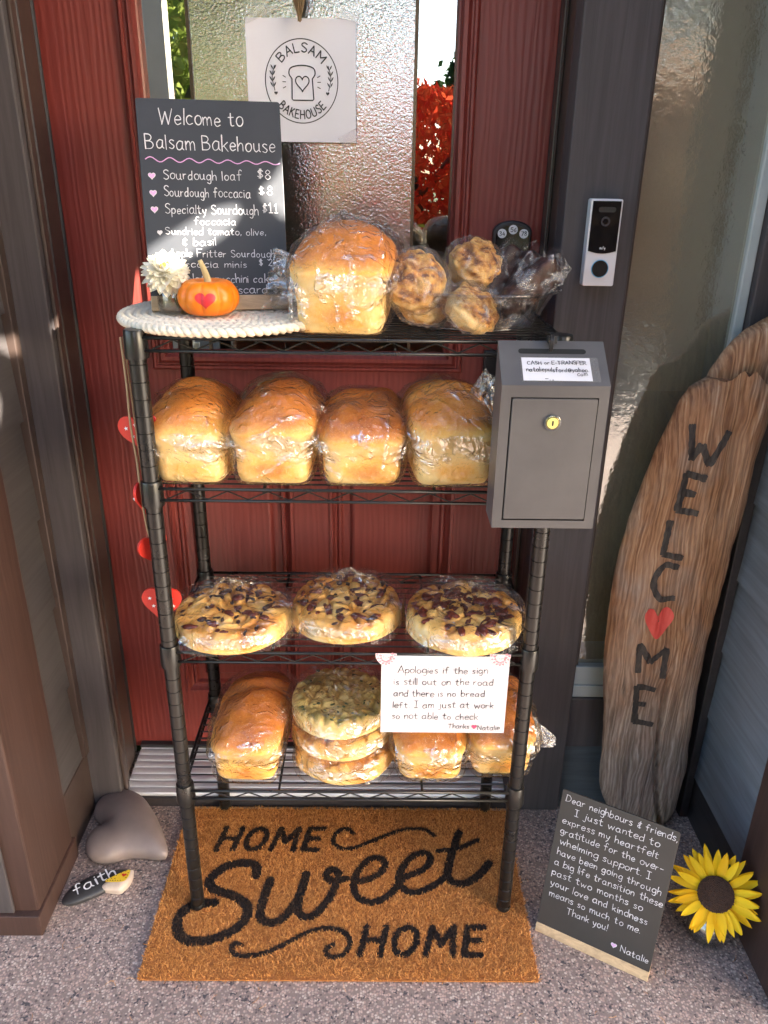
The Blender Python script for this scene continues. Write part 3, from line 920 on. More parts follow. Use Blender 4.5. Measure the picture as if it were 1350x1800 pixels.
for zs in SH:
    g = MB()
    x0, x1, y0, y1 = -HW + .012, HW - .012, -.008, DEP + .008
    for zz, r in ((zs + .002, .0028), (zs - .0165, .0025)):
        g.tube([(x0, y0, zz), (x1, y0, zz)], r, 8); g.tube([(x0, y1, zz), (x1, y1, zz)], r, 8)
        g.tube([(-HW - .007, .012, zz), (-HW - .007, DEP - .012, zz)], r, 8); g.tube([(HW + .007, .012, zz), (HW + .007, DEP - .012, zz)], r, 8)
    sh = mk('shelf', g, M_RACK, rack, smooth=True)
    g = MB()
    for a, b, n in (((x0 + .012, y0, zs - .0075), (x1 - .012, y0, zs - .0075), 9), ((x0 + .012, y1, zs - .0075), (x1 - .012, y1, zs - .0075), 9),
                    ((-HW - .007, .02, zs - .0075), (-HW - .007, DEP - .02, zs - .0075), 4), ((HW + .007, .02, zs - .0075), (HW + .007, DEP - .02, zs - .0075), 4)):
        g.tube(zigzag(a, b, n, .0014), .0014, 6)
    mk('truss_wire', g, M_RACK, sh)
    g = MB()
    for k in range(13):
        y = .012 + (DEP - .024) * k / 12
        g.tube([(-HW - .004, y, zs + .0035), (HW + .004, y, zs + .0035)], .0016, 6)
    for x in (-.13, .13):
        g.tube([(x, y0, zs - .0006), (x, y1, zs - .0006)], .0024, 6)
    mk('wire_deck', g, M_RACK, sh)

# ------------------------------------------------------------------ bread and cellophane
def crust(name, c0, c1, c2, c3):
    n = NT(name)
    at = n.n('ShaderNodeAttribute', attribute_name='bake')
    v = n.obj()
    f = n.math('ADD', at.outputs['Fac'], n.math('MULTIPLY', n.math('SUBTRACT', n.noise(v, 28, 6, .65), .5), .62))
    f = n.math('ADD', f, n.math('MULTIPLY', n.math('SUBTRACT', n.noise(v, 220, 3, .6), .5), .25))
    col = n.ramp(f, [(.05, c0), (.36, c1), (.66, c2), (.97, c3)])
    fl = n.n('ShaderNodeTexVoronoi', feature='F1'); fl.inputs['Scale'].default_value = 260; n.l(v, fl.inputs['Vector'])
    col = n.mix(n.ramp(fl.outputs['Distance'], [(.08, (1, 1, 1)), (.2, (0, 0, 0))]), col, n.mix(.5, col, rgb(.85, .6, .3)))
    nm = n.bump(n.noise(v, 90, 4), .35, .0016)
    nm = n.bump(n.noise(v, 420, 3), .3, .0006, nm)
    return n.done(n.pbsdf(col, .55, 0, nm, .35))
M_LOAF = crust('baked_crust', rgb(.94, .68, .27), rgb(.90, .48, .10), rgb(.68, .235, .034), rgb(.38, .10, .014))
M_FOC = crust('focaccia_crust', rgb(.92, .68, .30), rgb(.88, .53, .15), rgb(.70, .32, .06), rgb(.38, .12, .02))
M_FOCG = crust('herb_focaccia_crust', rgb(.84, .68, .34), rgb(.78, .57, .20), rgb(.62, .42, .12), rgb(.34, .27, .07))
M_BUN = crust('fritter_crust', rgb(.90, .64, .28), rgb(.80, .45, .12), rgb(.50, .20, .04), rgb(.13, .04, .015))

def film(name, milk=.006, refl=1.15, base=.0, bumps=((22, .6, .009), (100, .3, .0012)), stretch=(1, 1, 1), rough=.05, fold=0, tint=.99):
    n = NT(name)
    nm = None
    v = n.obj(stretch)
    for sc, st, d in bumps:
        t = n.noise(v, sc, 3, .55, 1.2)
        rg = n.math('ABSOLUTE', n.math('SUBTRACT', t, .5))
        rg = n.math('POWER', n.math('SUBTRACT', 1.0, rg), 9)
        nm = n.bump(rg, st, d, nm)
    fac = n.math('ADD', n.math('MULTIPLY', n.schlick(nm, .045), refl), base)
    if fold:      # doubled, creased film reflects more
        at = n.n('ShaderNodeAttribute', attribute_name='fold')
        st = n.noise(n.obj((11, 11, 30), (.3, .5, .2)), 1.0, 3, .5, 1.0)
        st2 = n.noise(n.obj((60, 46, 10), (.25, -.4, .6)), 1.0, 2, .5, .8)
        k1 = n.ramp(n.math('ADD', st, n.math('MULTIPLY', at.outputs['Fac'], .30)), [(.655, (0, 0, 0)), (.73, (1, 1, 1))])
        k2 = n.ramp(n.math('ADD', st2, n.math('MULTIPLY', at.outputs['Fac'], .24)), [(.70, (0, 0, 0)), (.76, (1, 1, 1))])
        stri = n.math('ADD', n.math('MULTIPLY', n.noise(n.obj((160, 160, 30), (.2, .3, .5)), 1.0, 2), .9), .35)
        fac = n.math('ADD', fac, n.math('MULTIPLY', n.math('MULTIPLY', n.math('MAXIMUM', k1, k2), stri), fold))
    fac.node.use_clamp = True
    gl = n.n('ShaderNodeBsdfGlossy'); gl.inputs['Roughness'].default_value = rough; n.l(nm, gl.inputs['Normal'])
    tr = n.n('ShaderNodeBsdfTransparent'); tr.inputs['Color'].default_value = (tint, tint * .99, tint * .98, 1)
    df = n.n('ShaderNodeBsdfDiffuse'); df.inputs['Color'].default_value = (.9, .9, .92, 1); n.l(nm, df.inputs['Normal'])
    m0 = n.n('ShaderNodeMixShader'); m0.inputs[0].default_value = milk
    n.l(tr.outputs[0], m0.inputs[1]); n.l(df.outputs[0], m0.inputs[2])
    m1 = n.n('ShaderNodeMixShader')
    n.l(fac, m1.inputs[0]); n.l(m0.outputs[0], m1.inputs[1]); n.l(gl.outputs[0], m1.inputs[2])
    return n.done(m1.outputs[0])
M_BAG = film('clear_bread_bag', fold=.40)
M_WRAP = film('tight_cling_film', .003, 1.2, .0, ((70, .8, .004), (200, .7, .0015)), fold=.30)
M_CLEAR = film('clear_glassware', .0, 1.5, .03, ((6, .02, .002),), rough=.01, tint=.91)

def levels(z, r, n):
    """dense smooth profile through (r, z) pairs, spaced evenly along its length"""
    p = cr(np.stack([r, z], 1), 24)
    d = np.concatenate([[0], np.cumsum(np.linalg.norm(np.diff(p, axis=0), axis=1))])
    t = np.linspace(0, d[-1], n)
    return np.interp(t, d, p[:, 0]), np.interp(t, d, p[:, 1])
def superell(a, n):
    c, s = np.cos(a), np.sin(a)
    return (np.abs(c) ** n + np.abs(s) ** n) ** (-1 / n) * c, (np.abs(c) ** n + np.abs(s) ** n) ** (-1 / n) * s
def ring_faces(nz, nt):
    i, j = np.meshgrid(np.arange(nz - 1), np.arange(nt), indexing='ij')
    a = i * nt + j
    b = i * nt + (j + 1) % nt
    return np.stack([a, b, b + nt, a + nt], -1).reshape(-1, 4)

def flare(g, o, d, L, w0, w1, seed, pleats=7, droop=0.0, side=(0, 0, 1)):
    """crumpled open end of a bag: a pleated double sheet fanning from o along d"""
    q = np.random.default_rng(seed)
    o, d, side = np.array(o, float), np.array(d, float), np.array(side, float)
    d /= np.linalg.norm(d)
    side = side - d * (side @ d); side /= np.linalg.norm(side)
    nn = np.cross(d, side)
    for sgn in (1, -1):
        nu, nv = 34, 70
        u = np.linspace(0, 1, nu)[:, None]
        v = np.linspace(-1, 1, nv)[None, :]
        w = w0 + (w1 - w0) * u ** .8
        edge = 1 + .12 * pnoise(np.stack([v * 2.5 + seed, v * 0, v * 0], -1))
        uu = u * edge
        pl = (np.sin(v * pleats * 2.1 + q.uniform(0, 6)) * .5 + pnoise(np.stack([u * 4 + 0 * v, v * 6 + seed + 0 * u, 0 * u + 0 * v], -1)) * .9) * (w * .16)
        off = sgn * (.12 + .88 * np.sqrt(np.clip(1 - v ** 2, 0, 1))) * w * .28 * (.4 + .6 * u) + pl
        P = o + d * (uu * L)[..., None] + side * (v * w)[..., None] + nn * off[..., None]
        P[..., 2] -= droop * (uu ** 2)
        g.grid(P)

def bagged_loaf(label, x, y, z, W=.132, L=.2, H=.13, yaw=0, seed=1, bake=0.0, crease=(.62,), group='bagged loaves of bread', tail=None, tilt=0, bulge=1.0, dark=0, shelf_bag=1.0):
    t = thing('bagged_loaf', label, 'bread', (x, y, z), group)
    t.rotation_euler = (tilt, 0, R_(yaw))
    ORG[t.name] = np.zeros(3)
    nt, nz = 120, 76
    zk = np.array([0, .0, .02, .10, .30, .44, .52, .60, .70, .80, .89, .96, .99, 1.0])
    rk = np.array([0, .80, .88, .93, .955, .985, 1.05, 1.08 * bulge, 1.05 * bulge, .94, .74, .46, .22, 0])
    r, zz = levels(zk * 1.6, rk, nz); zz = zz / 1.6
    a = np.linspace(0, 2 * math.pi, nt, endpoint=False)
    ex = np.interp(zz, [0, .5, .7, 1], [6.5, 5.0, 3.0, 2.3])
    X = np.zeros((nz, nt)); Y = np.zeros((nz, nt))
    for i in range(nz):
        cx, sy = superell(a, ex[i])
        X[i] = cx * r[i] * W / 2
        Y[i] = sy * (r[i] * L / 2 if r[i] < .9 else (r[i] * .8 + .18) * L / 2)
    Z = np.repeat(zz[:, None], nt, 1) * H
    top = sstep(.5, .85, zz)[:, None]
    X += top * W * .07 * math.sin(seed * 2.4)
    Z += top * (-.10 * H * (np.abs(Y) / (L / 2)) ** 2.5)
    for k, c in enumerate(crease):
        yc = (c - .5) * L + .08 * X
        dp = np.exp(-((Y - yc) / .010) ** 2)
        Z -= top * dp * .014
        Z += top * np.exp(-((Y - yc - .022) / .018) ** 2) * .007
        X *= 1 - top * dp * .03
    P = np.stack([X, Y, Z], -1)
    nv = fbm(P * 22 + seed * 3.7, 3)[..., None]
    low = (pnoise(P * 11 + seed * 7.1) + .6 * pnoise(P * 21 + seed * 3.3))[..., None]
    dirn = P - np.array([0, 0, H * .45])
    dirn /= np.linalg.norm(dirn, axis=-1, keepdims=True) + 1e-9
    amp = np.clip(P[..., 2:3] / .01, 0, 1)
    P = P + dirn * (nv * .0014 + low * .0075 * (.25 + .75 * top[..., None])) * amp
    P[..., 2] = np.maximum(P[..., 2], 0)
    fr = sstep(.5, .95, -Y / (L / 2))
    zn = Z / H
    pat = np.exp(-((zn - .16) / .13) ** 2 - (X / (W * .30)) ** 2) * fr
    B = .10 + .66 * sstep(.44, .78, zn) + .42 * pat - .12 * sstep(.1, .0, zn) + low[..., 0] * .12 + bake
    B -= .12 * sstep(.62, .50, zn) * sstep(.36, .5, zn)
    for c in crease:
        yc = (c - .5) * L + .08 * X
        B -= top * np.exp(-((Y - yc + .004) / .007) ** 2) * .30
    mk('bread', (P.reshape(-1, 3), ring_faces(nz, nt)), M_LOAF, t, smooth=True, attrs={'bake': B.ravel()})
    # bag
    nt, nz = 230, 130
    zk = np.array([0, 0., .03, .2, .38, .46, .58, .71, .82, .91, .98, 1.03, 1.045])
    rk = np.array([0, .86, .98, 1.02, 1.05, 1.10, 1.13 * bulge, 1.11 * bulge, 1.01, .82, .55, .25, 0])
    r, zz = levels(zk * 1.6, rk, nz); zz = zz / 1.6
    a = np.linspace(0, 2 * math.pi, nt, endpoint=False)
    ex = np.interp(zz, [0, .5, .7, 1], [6, 5.0, 3.4, 2.4])
    P = np.zeros((nz, nt, 3))
    for i in range(nz):
        cx, sy = superell(a, ex[i])
        P[i, :, 0] = cx * (r[i] * W / 2 + .0015)
        P[i, :, 1] = sy * ((r[i] * L / 2 if r[i] < .9 else (r[i] * .8 + .18) * L / 2) + .0015)
        P[i, :, 2] = zz[i] * H
    tp = sstep(.5, .85, zz)[:, None]
    P[..., 0] += tp * W * .07 * math.sin(seed * 2.4)
    P[..., 2] += tp * (-.08 * H * (np.abs(P[..., 1]) / (L / 2)) ** 2.5)
    dirn = P - np.array([0, 0, H * .4]); dirn /= np.linalg.norm(dirn, axis=-1, keepdims=True) + 1e-9
    rd = ridged(P * np.array([16, 16, 24]) + seed * 5.3, 3)
    rd2 = ridged(P * np.array([9, 9, 9]) + seed * 2.9, 2)
    ca, sa = math.cos(.6 + seed), math.sin(.6 + seed)
    Q = np.stack([P[..., 0] * ca + P[..., 2] * sa, P[..., 1], -P[..., 0] * sa + P[..., 2] * ca], -1)
    lng = ridged(Q * np.array([5, 7, 30]) + seed * 1.7, 2) ** 2
    mid = np.exp(-((zz - .47) / .16) ** 2)[:, None]
    am = np.clip(P[..., 2] / .012, 0, 1)
    disp = (rd * .0016 + lng * .0050 + rd2 * .0060 * (.5 + mid) ) * am * shelf_bag
    P = P + dirn * disp[..., None]
    P[..., 2] = np.maximum(P[..., 2], .0003)
    g = MB()
    g.add(P.reshape(-1, 3), ring_faces(nz, nt).tolist())
    fold = (np.exp(-((P[..., 2] / H - .47 - .10 * pnoise(P * 12 + seed * 2)) / .10) ** 2) * (P[..., 1] < 0) * (.75 + .9 * pnoise(P * 15 + seed)) + .75 * lng).ravel()
    if tail:
        flare(g, *tail)
    n_all = sum(len(v) for v in g.v)
    fold = np.concatenate([fold, np.full(n_all - len(fold), .75)])
    mk('plastic_bag', g, M_BAG, t, smooth=True, attrs={'fold': fold})
    return t

DZ = [s + .0056 for s in SH]
gl2, gl4 = 'bagged loaves in the row on the second shelf', 'bagged loaves on the bottom shelf'
bagged_loaf('large bagged golden loaf on the top shelf between pumpkin and glass dish', -.008, .105, DZ[0], .136, .19, .146, -6, 1, .04, (.62, .86), 'bagged loaves of bread', ((-.062, -.01, .05), (-1, .1, .22), .055, .03, .06, 5, 6, .01), shelf_bag=1.7)
bagged_loaf('tall bagged loaf at the left end of the second shelf', -.240, .10, DZ[1], .116, .2, .130, -4, 2, -.06, (.48, .74), gl2)
bagged_loaf('widest bagged loaf with smooth brown dome, between two loaves on the second shelf', -.116, .10, DZ[1], .124, .2, .140, -2, 3, .06, (.72,), gl2, bulge=1.03)
bagged_loaf('lowest browned loaf in a bag left of the loaf with the flared bag', .017, .10, DZ[1], .128, .2, .121, 1, 4, .08, (.52,), gl2)
bagged_loaf('pale bagged loaf with crumpled flared bag end next to the cash box', .152, .10, DZ[1], .128, .2, .137, 6, 5, -.12, (.45, .78), gl2, ((.035, -.02, .09), (.75, -.25, .6), .06, .022, .05, 9, 8, .0))
bagged_loaf('bagged loaf with long brown dome at the left end of the bottom shelf', -.190, .115, DZ[3], .124, .225, .132, -2, 6, .10, (.56,), gl4, tilt=R_(0))
bagged_loaf('bagged loaf half hidden below the white note card', .146, .11, DZ[3], .128, .2, .118, 0, 7, .06, (.7,), gl4)
bagged_loaf('bagged loaf behind the right rack post with twisted bag end sticking out', .276, .125, DZ[3], .120, .2, .128, 2, 8, .05, (.6,), gl4, ((.062, -.02, .035), (1, -.2, -.1), .052, .045, .012, 4, 6, .005))

def disc(R, H, nt, nz, dimple, seed, rough_top=1.0, exn=2.3):
    """flat round bread: returns P, ring index, relative height"""
    zk = np.array([0, 0, .10, .42, .74, .92, .99, 1.0])
    rk = np.array([0, .93, .985, 1.0, .975, .90, .76, 0])
    # outside by profile, top refined towards the centre
    r1, z1 = levels(zk[:7] * .6, rk[:7], nz); z1 = z1 / .6
    rt = np.linspace(.76, 0.0, int(nz * 1.1))[1:]
    r = np.concatenate([r1, rt]); z = np.concatenate([z1, np.full(len(rt), 1.0)])
    a = np.linspace(0, 2 * math.pi, nt, endpoint=False)
    X = np.outer(r, np.cos(a)) * R; Y = np.outer(r, np.sin(a)) * R
    wob = 1 + .035 * pnoise(np.stack([np.cos(a) * 1.4 + seed, np.sin(a) * 1.4, a * 0], -1))
    X *= wob; Y *= wob
    Z = np.repeat(z[:, None], nt, 1) * H
    top = sstep(.6, .95, z)[:, None]
    P = np.stack([X, Y, Z], -1)
    if dimple:
        q = np.random.default_rng(seed)
        c = q.uniform(-R, R, (int(90 * dimple), 2)); c = c[np.hypot(c[:, 0], c[:, 1]) < R * .95]
        dd = np.hypot(X[..., None] - c[:, 0], Y[..., None] - c[:, 1])
        f1 = dd.min(-1); f2 = np.partition(dd, 1, -1)[..., 1]
        hgt = sstep(0, .011, f2 - f1)
        Z = P[..., 2] + top * ((hgt - .6) * .0075 * rough_top)
        B = (1 - hgt) * .3
    else:
        B = np.zeros_like(Z)
    n1 = fbm(P * 30 + seed, 3)
    Z = Z + top * n1 * .0035 * rough_top
    P[..., 2] = np.maximum(Z, 0)
    P[..., :2] *= 1 + (fbm(P * 18 + seed * 2, 2) * .012)[..., None]
    return P, z, B

def blobs(spots, seed, size, flat=.42):
    """small torn pieces lying on a surface"""
    q = np.random.default_rng(seed)
    g = MB()
    for (x, y, z) in spots:
        m, k = 7, 9
        s = size * q.uniform(.55, 1.3)
        el = q.uniform(.6, 1.7); an = q.uniform(0, 6.3)
        vs = []
        for i in range(m):
            ph = math.pi * i / (m - 1)
            for j in range(k):
                th = 2 * math.pi * j / k
                vs.append((math.sin(ph) * math.cos(th) * el, math.sin(ph) * math.sin(th) / el, math.cos(ph) * flat))
        V = np.array(vs)
        V *= (1 + .55 * pnoise(V * 1.0 + q.uniform(0, 50, 3)))[:, None] * s
        c, sn = math.cos(an), math.sin(an)
        V = np.stack([V[:, 0] * c - V[:, 1] * sn + x, V[:, 0] * sn + V[:, 1] * c + y, V[:, 2] + z], 1)
        g.add(V, [(i * k + j, i * k + (j + 1) % k, (i + 1) * k + (j + 1) % k, (i + 1) * k + j) for i in range(m - 1) for j in range(k)])
    return g

M_OLIVE = plain('black_olive', rgb(.018, .008, .006), rgb(.05, .016, .010), .35, 60, spec=.6)
M_TOMATO = plain('dried_tomato', rgb(.07, .010, .005), rgb(.18, .03, .010), .4, 70, spec=.6)
M_HERB = plain('green_herbs', rgb(.05, .075, .02), rgb(.12, .14, .05), .6, 80)

def pleated_bag(t, R, H, seed, peak, pn=15, square=3.2, base=1.0):
    """flat bag over a round bread, gathered in radiating pleats to a point"""
    nt, nz = 260, 90
    a = np.linspace(0, 2 * math.pi, nt, endpoint=False)
    sx, sy = superell(a, square)
    P = np.zeros((nz, nt, 3))
    q = np.random.default_rng(seed)
    ph = q.uniform(0, 6.3)
    for i in range(nz):
        s = i / (nz - 1)
        if s < .35:
            k = s / .35
            rr = 1.05 - .015 * k; z = H * 1.02 * k
            rr = rr if k > .05 else rr * (.96 + .8 * k)
            X, Y = (sx * (1 - k * .8) + np.cos(a) * k * .8) * rr * R * base, (sy * (1 - k * .8) + np.sin(a) * k * .8) * rr * R * base
            Z = np.full(nt, z)
        else:
            k = (s - .35) / .65
            w = 1 - k
            X = np.cos(a) * R * 1.035 * (w * .2 + .8 * w ** .9) + peak[0] * k
            Y = np.sin(a) * R * 1.035 * (w * .2 + .8 * w ** .9) + peak[1] * k
            Z = np.full(nt, H * 1.02 + .006 * math.sin(math.pi * min(1, k * 1.5)) + peak[2] * k ** 2.2)
            pl = np.sin(a * pn + ph + 2.0 * pnoise(np.stack([np.cos(a) * 2, np.sin(a) * 2, a * 0 + seed], -1)))
            Z = Z + np.maximum(pl, -.3) * .0045 * min(1, k * 2.2) * (1 if k < .97 else .3)
        P[i] = np.stack([X, Y, Z], 1)
    d = P - np.array([0, 0, H * .5]); d /= np.linalg.norm(d, axis=-1, keepdims=True) + 1e-9
    rd = ridged(P * np.array([14, 14, 22]) + seed * 3.1, 3)
    lowm = np.clip(P[..., 2] / .01, 0, 1)
    P += d * (rd * .0030 * lowm)[..., None]
    P[..., 2] = np.maximum(P[..., 2], .0003)
    fold = .12 * rd + .8 * np.exp(-((P[..., 2] - H * .55) / .012) ** 2) * (P[..., 1] < R * .2) + .35 * (np.arange(nz)[:, None] / nz > .45) * np.abs(np.sin(a * pn * .5 + ph))
    return mk('plastic_bag', (P.reshape(-1, 3), ring_faces(nz, nt)), M_BAG, t, smooth=True, attrs={'fold': fold.ravel()})

def focaccia(label, x, y, z, R, H, seed, n_ol, n_tom, peak, group, yaw=0, mat=None, bag=True, dim=.55, bakeb=0, osz=.0062, tsz=.008):
    t = thing('bagged_focaccia', label, 'focaccia', (x, y, z), group)
    ORG[t.name] = np.zeros(3)
    t.rotation_euler = (0, 0, R_(yaw))
    P, zr, B = disc(R, H, 150, 40, dim, seed)
    rad = np.hypot(P[..., 0], P[..., 1]) / R
    n = pnoise(P * 14 + seed * 5) + .5 * pnoise(P * 40 + seed)
    Bk = .27 + .36 * sstep(.55, 1.0, zr)[:, None] * sstep(.55, 1.0, rad) + n * .34 + B * .5 + bakeb + .12 * sstep(.9, 1, zr)[:, None]
    mk('bread', (P.reshape(-1, 3), ring_faces(*P.shape[:2])), mat or M_FOC, t, smooth=True, attrs={'bake': Bk.ravel()})
    q = np.random.default_rng(seed + 50)
    flat = P.reshape(-1, 3)
    for nm, N, m, sz in (('olive', n_ol, M_OLIVE, osz), ('dried_tomato', n_tom, M_TOMATO, tsz)):
        if not N:
            continue
        sp = []
        for _ in range(N):
            rr, aa = R * .86 * math.sqrt(q.uniform(0, 1)), q.uniform(0, 6.283)
            px, py = rr * math.cos(aa), rr * math.sin(aa)
            i = np.argmin((flat[:, 0] - px) ** 2 + (flat[:, 1] - py) ** 2 + (flat[:, 2] < H * .5) * 1.0)
            sp.append((px, py, flat[i, 2] - .0012))
        for k, s1 in enumerate(sp):
            mk(nm, blobs([s1], seed * 100 + N + k, sz), m, t, smooth=True)
    if bag:
        pleated_bag(t, R, H + .004, seed, peak)
    return t
gf3 = 'bagged focaccias on the third shelf'
focaccia('bagged focaccia dotted with olives, left end of the third shelf', -.206, .078, DZ[2], .099, .036, 21 , 58, 34, (-.01, .035, .030), gf3, 10)
focaccia('bagged olive and tomato focaccia in the middle, its bag gathered to a peak', -.010, .112, DZ[2], .099, .037, 22 , 46, 44, (.0, .03, .034), gf3, -8)
focaccia('bagged focaccia thick with dark red dried tomato above the white note card', .196, .083, DZ[2], .101, .038, 23 , 22, 84, (.01, .05, .012), gf3, 0, osz=.006, tsz=.0095, bakeb=-.04)
gf4 = 'stacked herb focaccias on the bottom shelf'
zz0 = DZ[3]
for k, (lb, H, dx, bb) in enumerate((('plain edged focaccia at the bottom of the stack on the lowest shelf', .042, 0.004, .06), ('middle focaccia of the stack on the lowest shelf', .036, -.002, .03), ('green herb focaccia with dimpled top, topmost of the stack', .036, -.004, -.03))):
    t = focaccia(lb, -.018 + dx, .098 + .004 * k, zz0, .094 - .001 * k, H, 31 + k, 0, 0, (.0, .05, .012), gf4, 20 * k, M_FOCG if k == 2 else M_FOC, True, 1.25, bb)
    if k == 2:
        q = np.random.default_rng(4)
        sp = [(.085 * math.sqrt(u) * math.cos(a), .085 * math.sqrt(u) * math.sin(a), H + .001) for u, a in zip(q.uniform(0, 1, 60), q.uniform(0, 6.28, 60))]
        mk('herb_topping', blobs(sp, 9, .0026, .35), M_HERB, t, smooth=True)
    zz0 += H + .008

# ------------------------------------------------------------------ glass dish with wrapped bakes
DC = (.192, .128)
dish = thing('glass_dish', 'clear oval glass pie dish holding wrapped fritters and cake on the top shelf', 'dish', (DC[0], DC[1], DZ[0]))
prof_o = [(.0001, 0), (.080, 0), (.088, .002), (.100, .018), (.112, .040), (.119, .049), (.127, .0515), (.1285, .0535), (.126, .0555), (.117, .0535), (.108, .042), (.096, .020), (.085, .006), (.078, .004), (.0001, .004)]
po = cr(prof_o, 4)
g = MB(); g.lathe((DC[0], DC[1], DZ[0]), [(max(r, .0001), z) for r, z in po], 72, ay=.82)
mk('bowl', g, M_CLEAR, dish, smooth=True)

def wrapped_bun(label, x, y, z, r, seed, rot):
    t = thing('wrapped_fritter', label, 'pastry', (x, y, z), 'wrapped apple fritters in the glass dish')
    t.rotation_euler = rot
    ORG[t.name] = np.zeros(3)
    nt, nz = 90, 60
    th = np.linspace(0, 2 * math.pi, nt, endpoint=False); ph = np.linspace(.001, math.pi - .001, nz)
    D = np.stack([np.outer(np.sin(ph), np.cos(th)), np.outer(np.sin(ph), np.sin(th)), np.repeat(-np.cos(ph)[:, None], nt, 1)], -1)
    sw = np.sin(th[None, :] * 1 + np.sin(ph)[:, None] * 9 + seed) * sstep(.2, .7, D[..., 2])
    chunk = np.maximum(pnoise(D * 3.4 + seed * 3), -.15)
    rad = r * (1 + .12 * pnoise(D * 2.2 + seed) + .22 * chunk * sstep(-.2, .4, D[..., 2]) + .05 * sw)
    P = D * rad[..., None] * np.array([1, 1, .74])
    P[..., 2] = np.maximum(P[..., 2], -r * .55) + r * .55
    B = .20 + .30 * pnoise(D * 3.1 + seed * 4) + .26 * sstep(.0, .5, D[..., 2]) - .25 * sw * .5 + (.9 * (chunk < .02) * np.abs(pnoise(D * 2.8 + seed)) + .25 * ridged(D * 4 + seed, 2)) * sstep(-.1, .4, D[..., 2])
    mk('bun', (P.reshape(-1, 3), ring_faces(nz, nt)), M_BUN, t, smooth=True, attrs={'bake': B.ravel()})
    nt, nz = 150, 110
    th = np.linspace(0, 2 * math.pi, nt, endpoint=False); ph = np.linspace(.001, math.pi - .001, nz)
    D = np.stack([np.outer(np.sin(ph), np.cos(th)), np.outer(np.sin(ph), np.sin(th)), np.repeat(-np.cos(ph)[:, None], nt, 1)], -1)
    lowm = sstep(.2, -.6, D[..., 2])
    pl = np.sin(th[None, :] * 16 + 3 * pnoise(D * 2 + seed)) * lowm
    rad = r * (1.16 + .07 * pnoise(D * 2.2 + seed) + .08 * ridged(D * 3.2 + seed * 3, 3) + .05 * pl)
    P = D * rad[..., None] * np.array([1, 1, .76])
    P[..., 2] = np.maximum(P[..., 2], -r * .57) + r * .56
    mk('cling_film', (P.reshape(-1, 3), ring_faces(nz, nt)), M_WRAP, t, smooth=True, attrs={'fold': (.4 + .5 * lowm * (D[..., 1] < .4)).ravel()})
    return t
wrapped_bun('upright film wrapped apple fritter at the left of the dish, beside the big loaf', .097, .100, DZ[0] + .052, .043, 3, (R_(52), R_(-6), 0))
wrapped_bun('film wrapped apple fritter resting high at the back of the dish below the keypad', .182, .155, DZ[0] + .062, .043, 8, (R_(34), R_(8), .4))
wrapped_bun('film wrapped apple fritter at the bottom left of the dish under another fritter', .108, .105, DZ[0] + .008, .038, 14, (R_(10), 0, .5))
wrapped_bun('film wrapped apple fritter low at the front of the dish, behind the rim', .166, .078, DZ[0] + .008, .041, 5, (R_(38), 0, 1.2))

M_CAKEWRAP = film('dark_cake_film', .0, .5, -.012, ((45, .9, .004), (140, .8, .0016)), fold=.55)
M_CAKE = plain('dark_chocolate_cake', rgb(.010, .005, .004), rgb(.060, .018, .013), .6, 70, (1, 1, 1), .6, 200)
def wrapped_slice(label, a, b, w, h, seed):
    """cake bar from a (foot) to b (upper end) in film with crimped ends"""
    a, b = np.array(a, float), np.array(b, float)
    t = thing('wrapped_cake_slice', label, 'cake', tuple(a), 'wrapped chocolate cake slices in the glass dish')
    d = b - a; L = np.linalg.norm(d); d /= L
    s = np.cross(d, [0, 1, 0.3]); s /= np.linalg.norm(s); n = np.cross(s, d)
    def body(sc, seed2, amp, nt, nz, ends):
        th = np.linspace(0, 2 * math.pi, nt, endpoint=False)
        cx, sy = superell(th, 9)
        out = []
        for i in range(nz):
            u = i / (nz - 1)
            f = min(1, min(u, 1 - u) / .10 + (.02 if ends else .0)) ** .4 if not ends else (min(1, min(u, 1 - u) / .12 + .12)) ** .6
            uu = (u - .5) * (1.0 if not ends else 1.22) + .5
            out.append(a + d * (uu * L) + np.outer(cx, s) * (w / 2 * sc * (f if not ends else .75 + .25 * f)) + np.outer(sy, n) * (h / 2 * sc * f))
        P = np.array(out)
        c = a + d * np.clip(((P - a) @ d), 0, L)[..., None]
        rr = P - c; rr /= np.linalg.norm(rr, axis=-1, keepdims=True) + 1e-9
        return P + rr * (ridged(P * 26 + seed2, 3) * amp)[..., None]
    P = body(1.0, seed, .003, 40, 40, False)
    g = MB(); g.add(P.reshape(-1, 3), ring_faces(*P.shape[:2]).tolist()); g.add(P[0], [list(range(40))[::-1]]); g.add(P[-1], [list(range(40))])
    mk('cake', g, M_CAKE, t, smooth=True)
    P = body(1.10, seed + 9, .0050, 120, 110, True)
    mk('cling_film', (P.reshape(-1, 3), ring_faces(*P.shape[:2])), M_CAKEWRAP, t, smooth=True, attrs={'fold': (.30 + .9 * np.abs(pnoise(P * 26 + seed))).ravel()})
wrapped_slice('dark cake slice in crinkled film leaning at the back of the dish', (.212, .115, DZ[0] + .030), (.254, .165, DZ[0] + .108), .036, .026, 1)
wrapped_slice('film wrapped chocolate slice leaning between the two other slices', (.232, .108, DZ[0] + .022), (.285, .150, DZ[0] + .100), .038, .028, 2)
wrapped_slice('rightmost wrapped chocolate slice with reddish glints, leaning over the dish rim', (.224, .085, DZ[0] + .022), (.310, .125, DZ[0] + .090), .040, .028, 3)
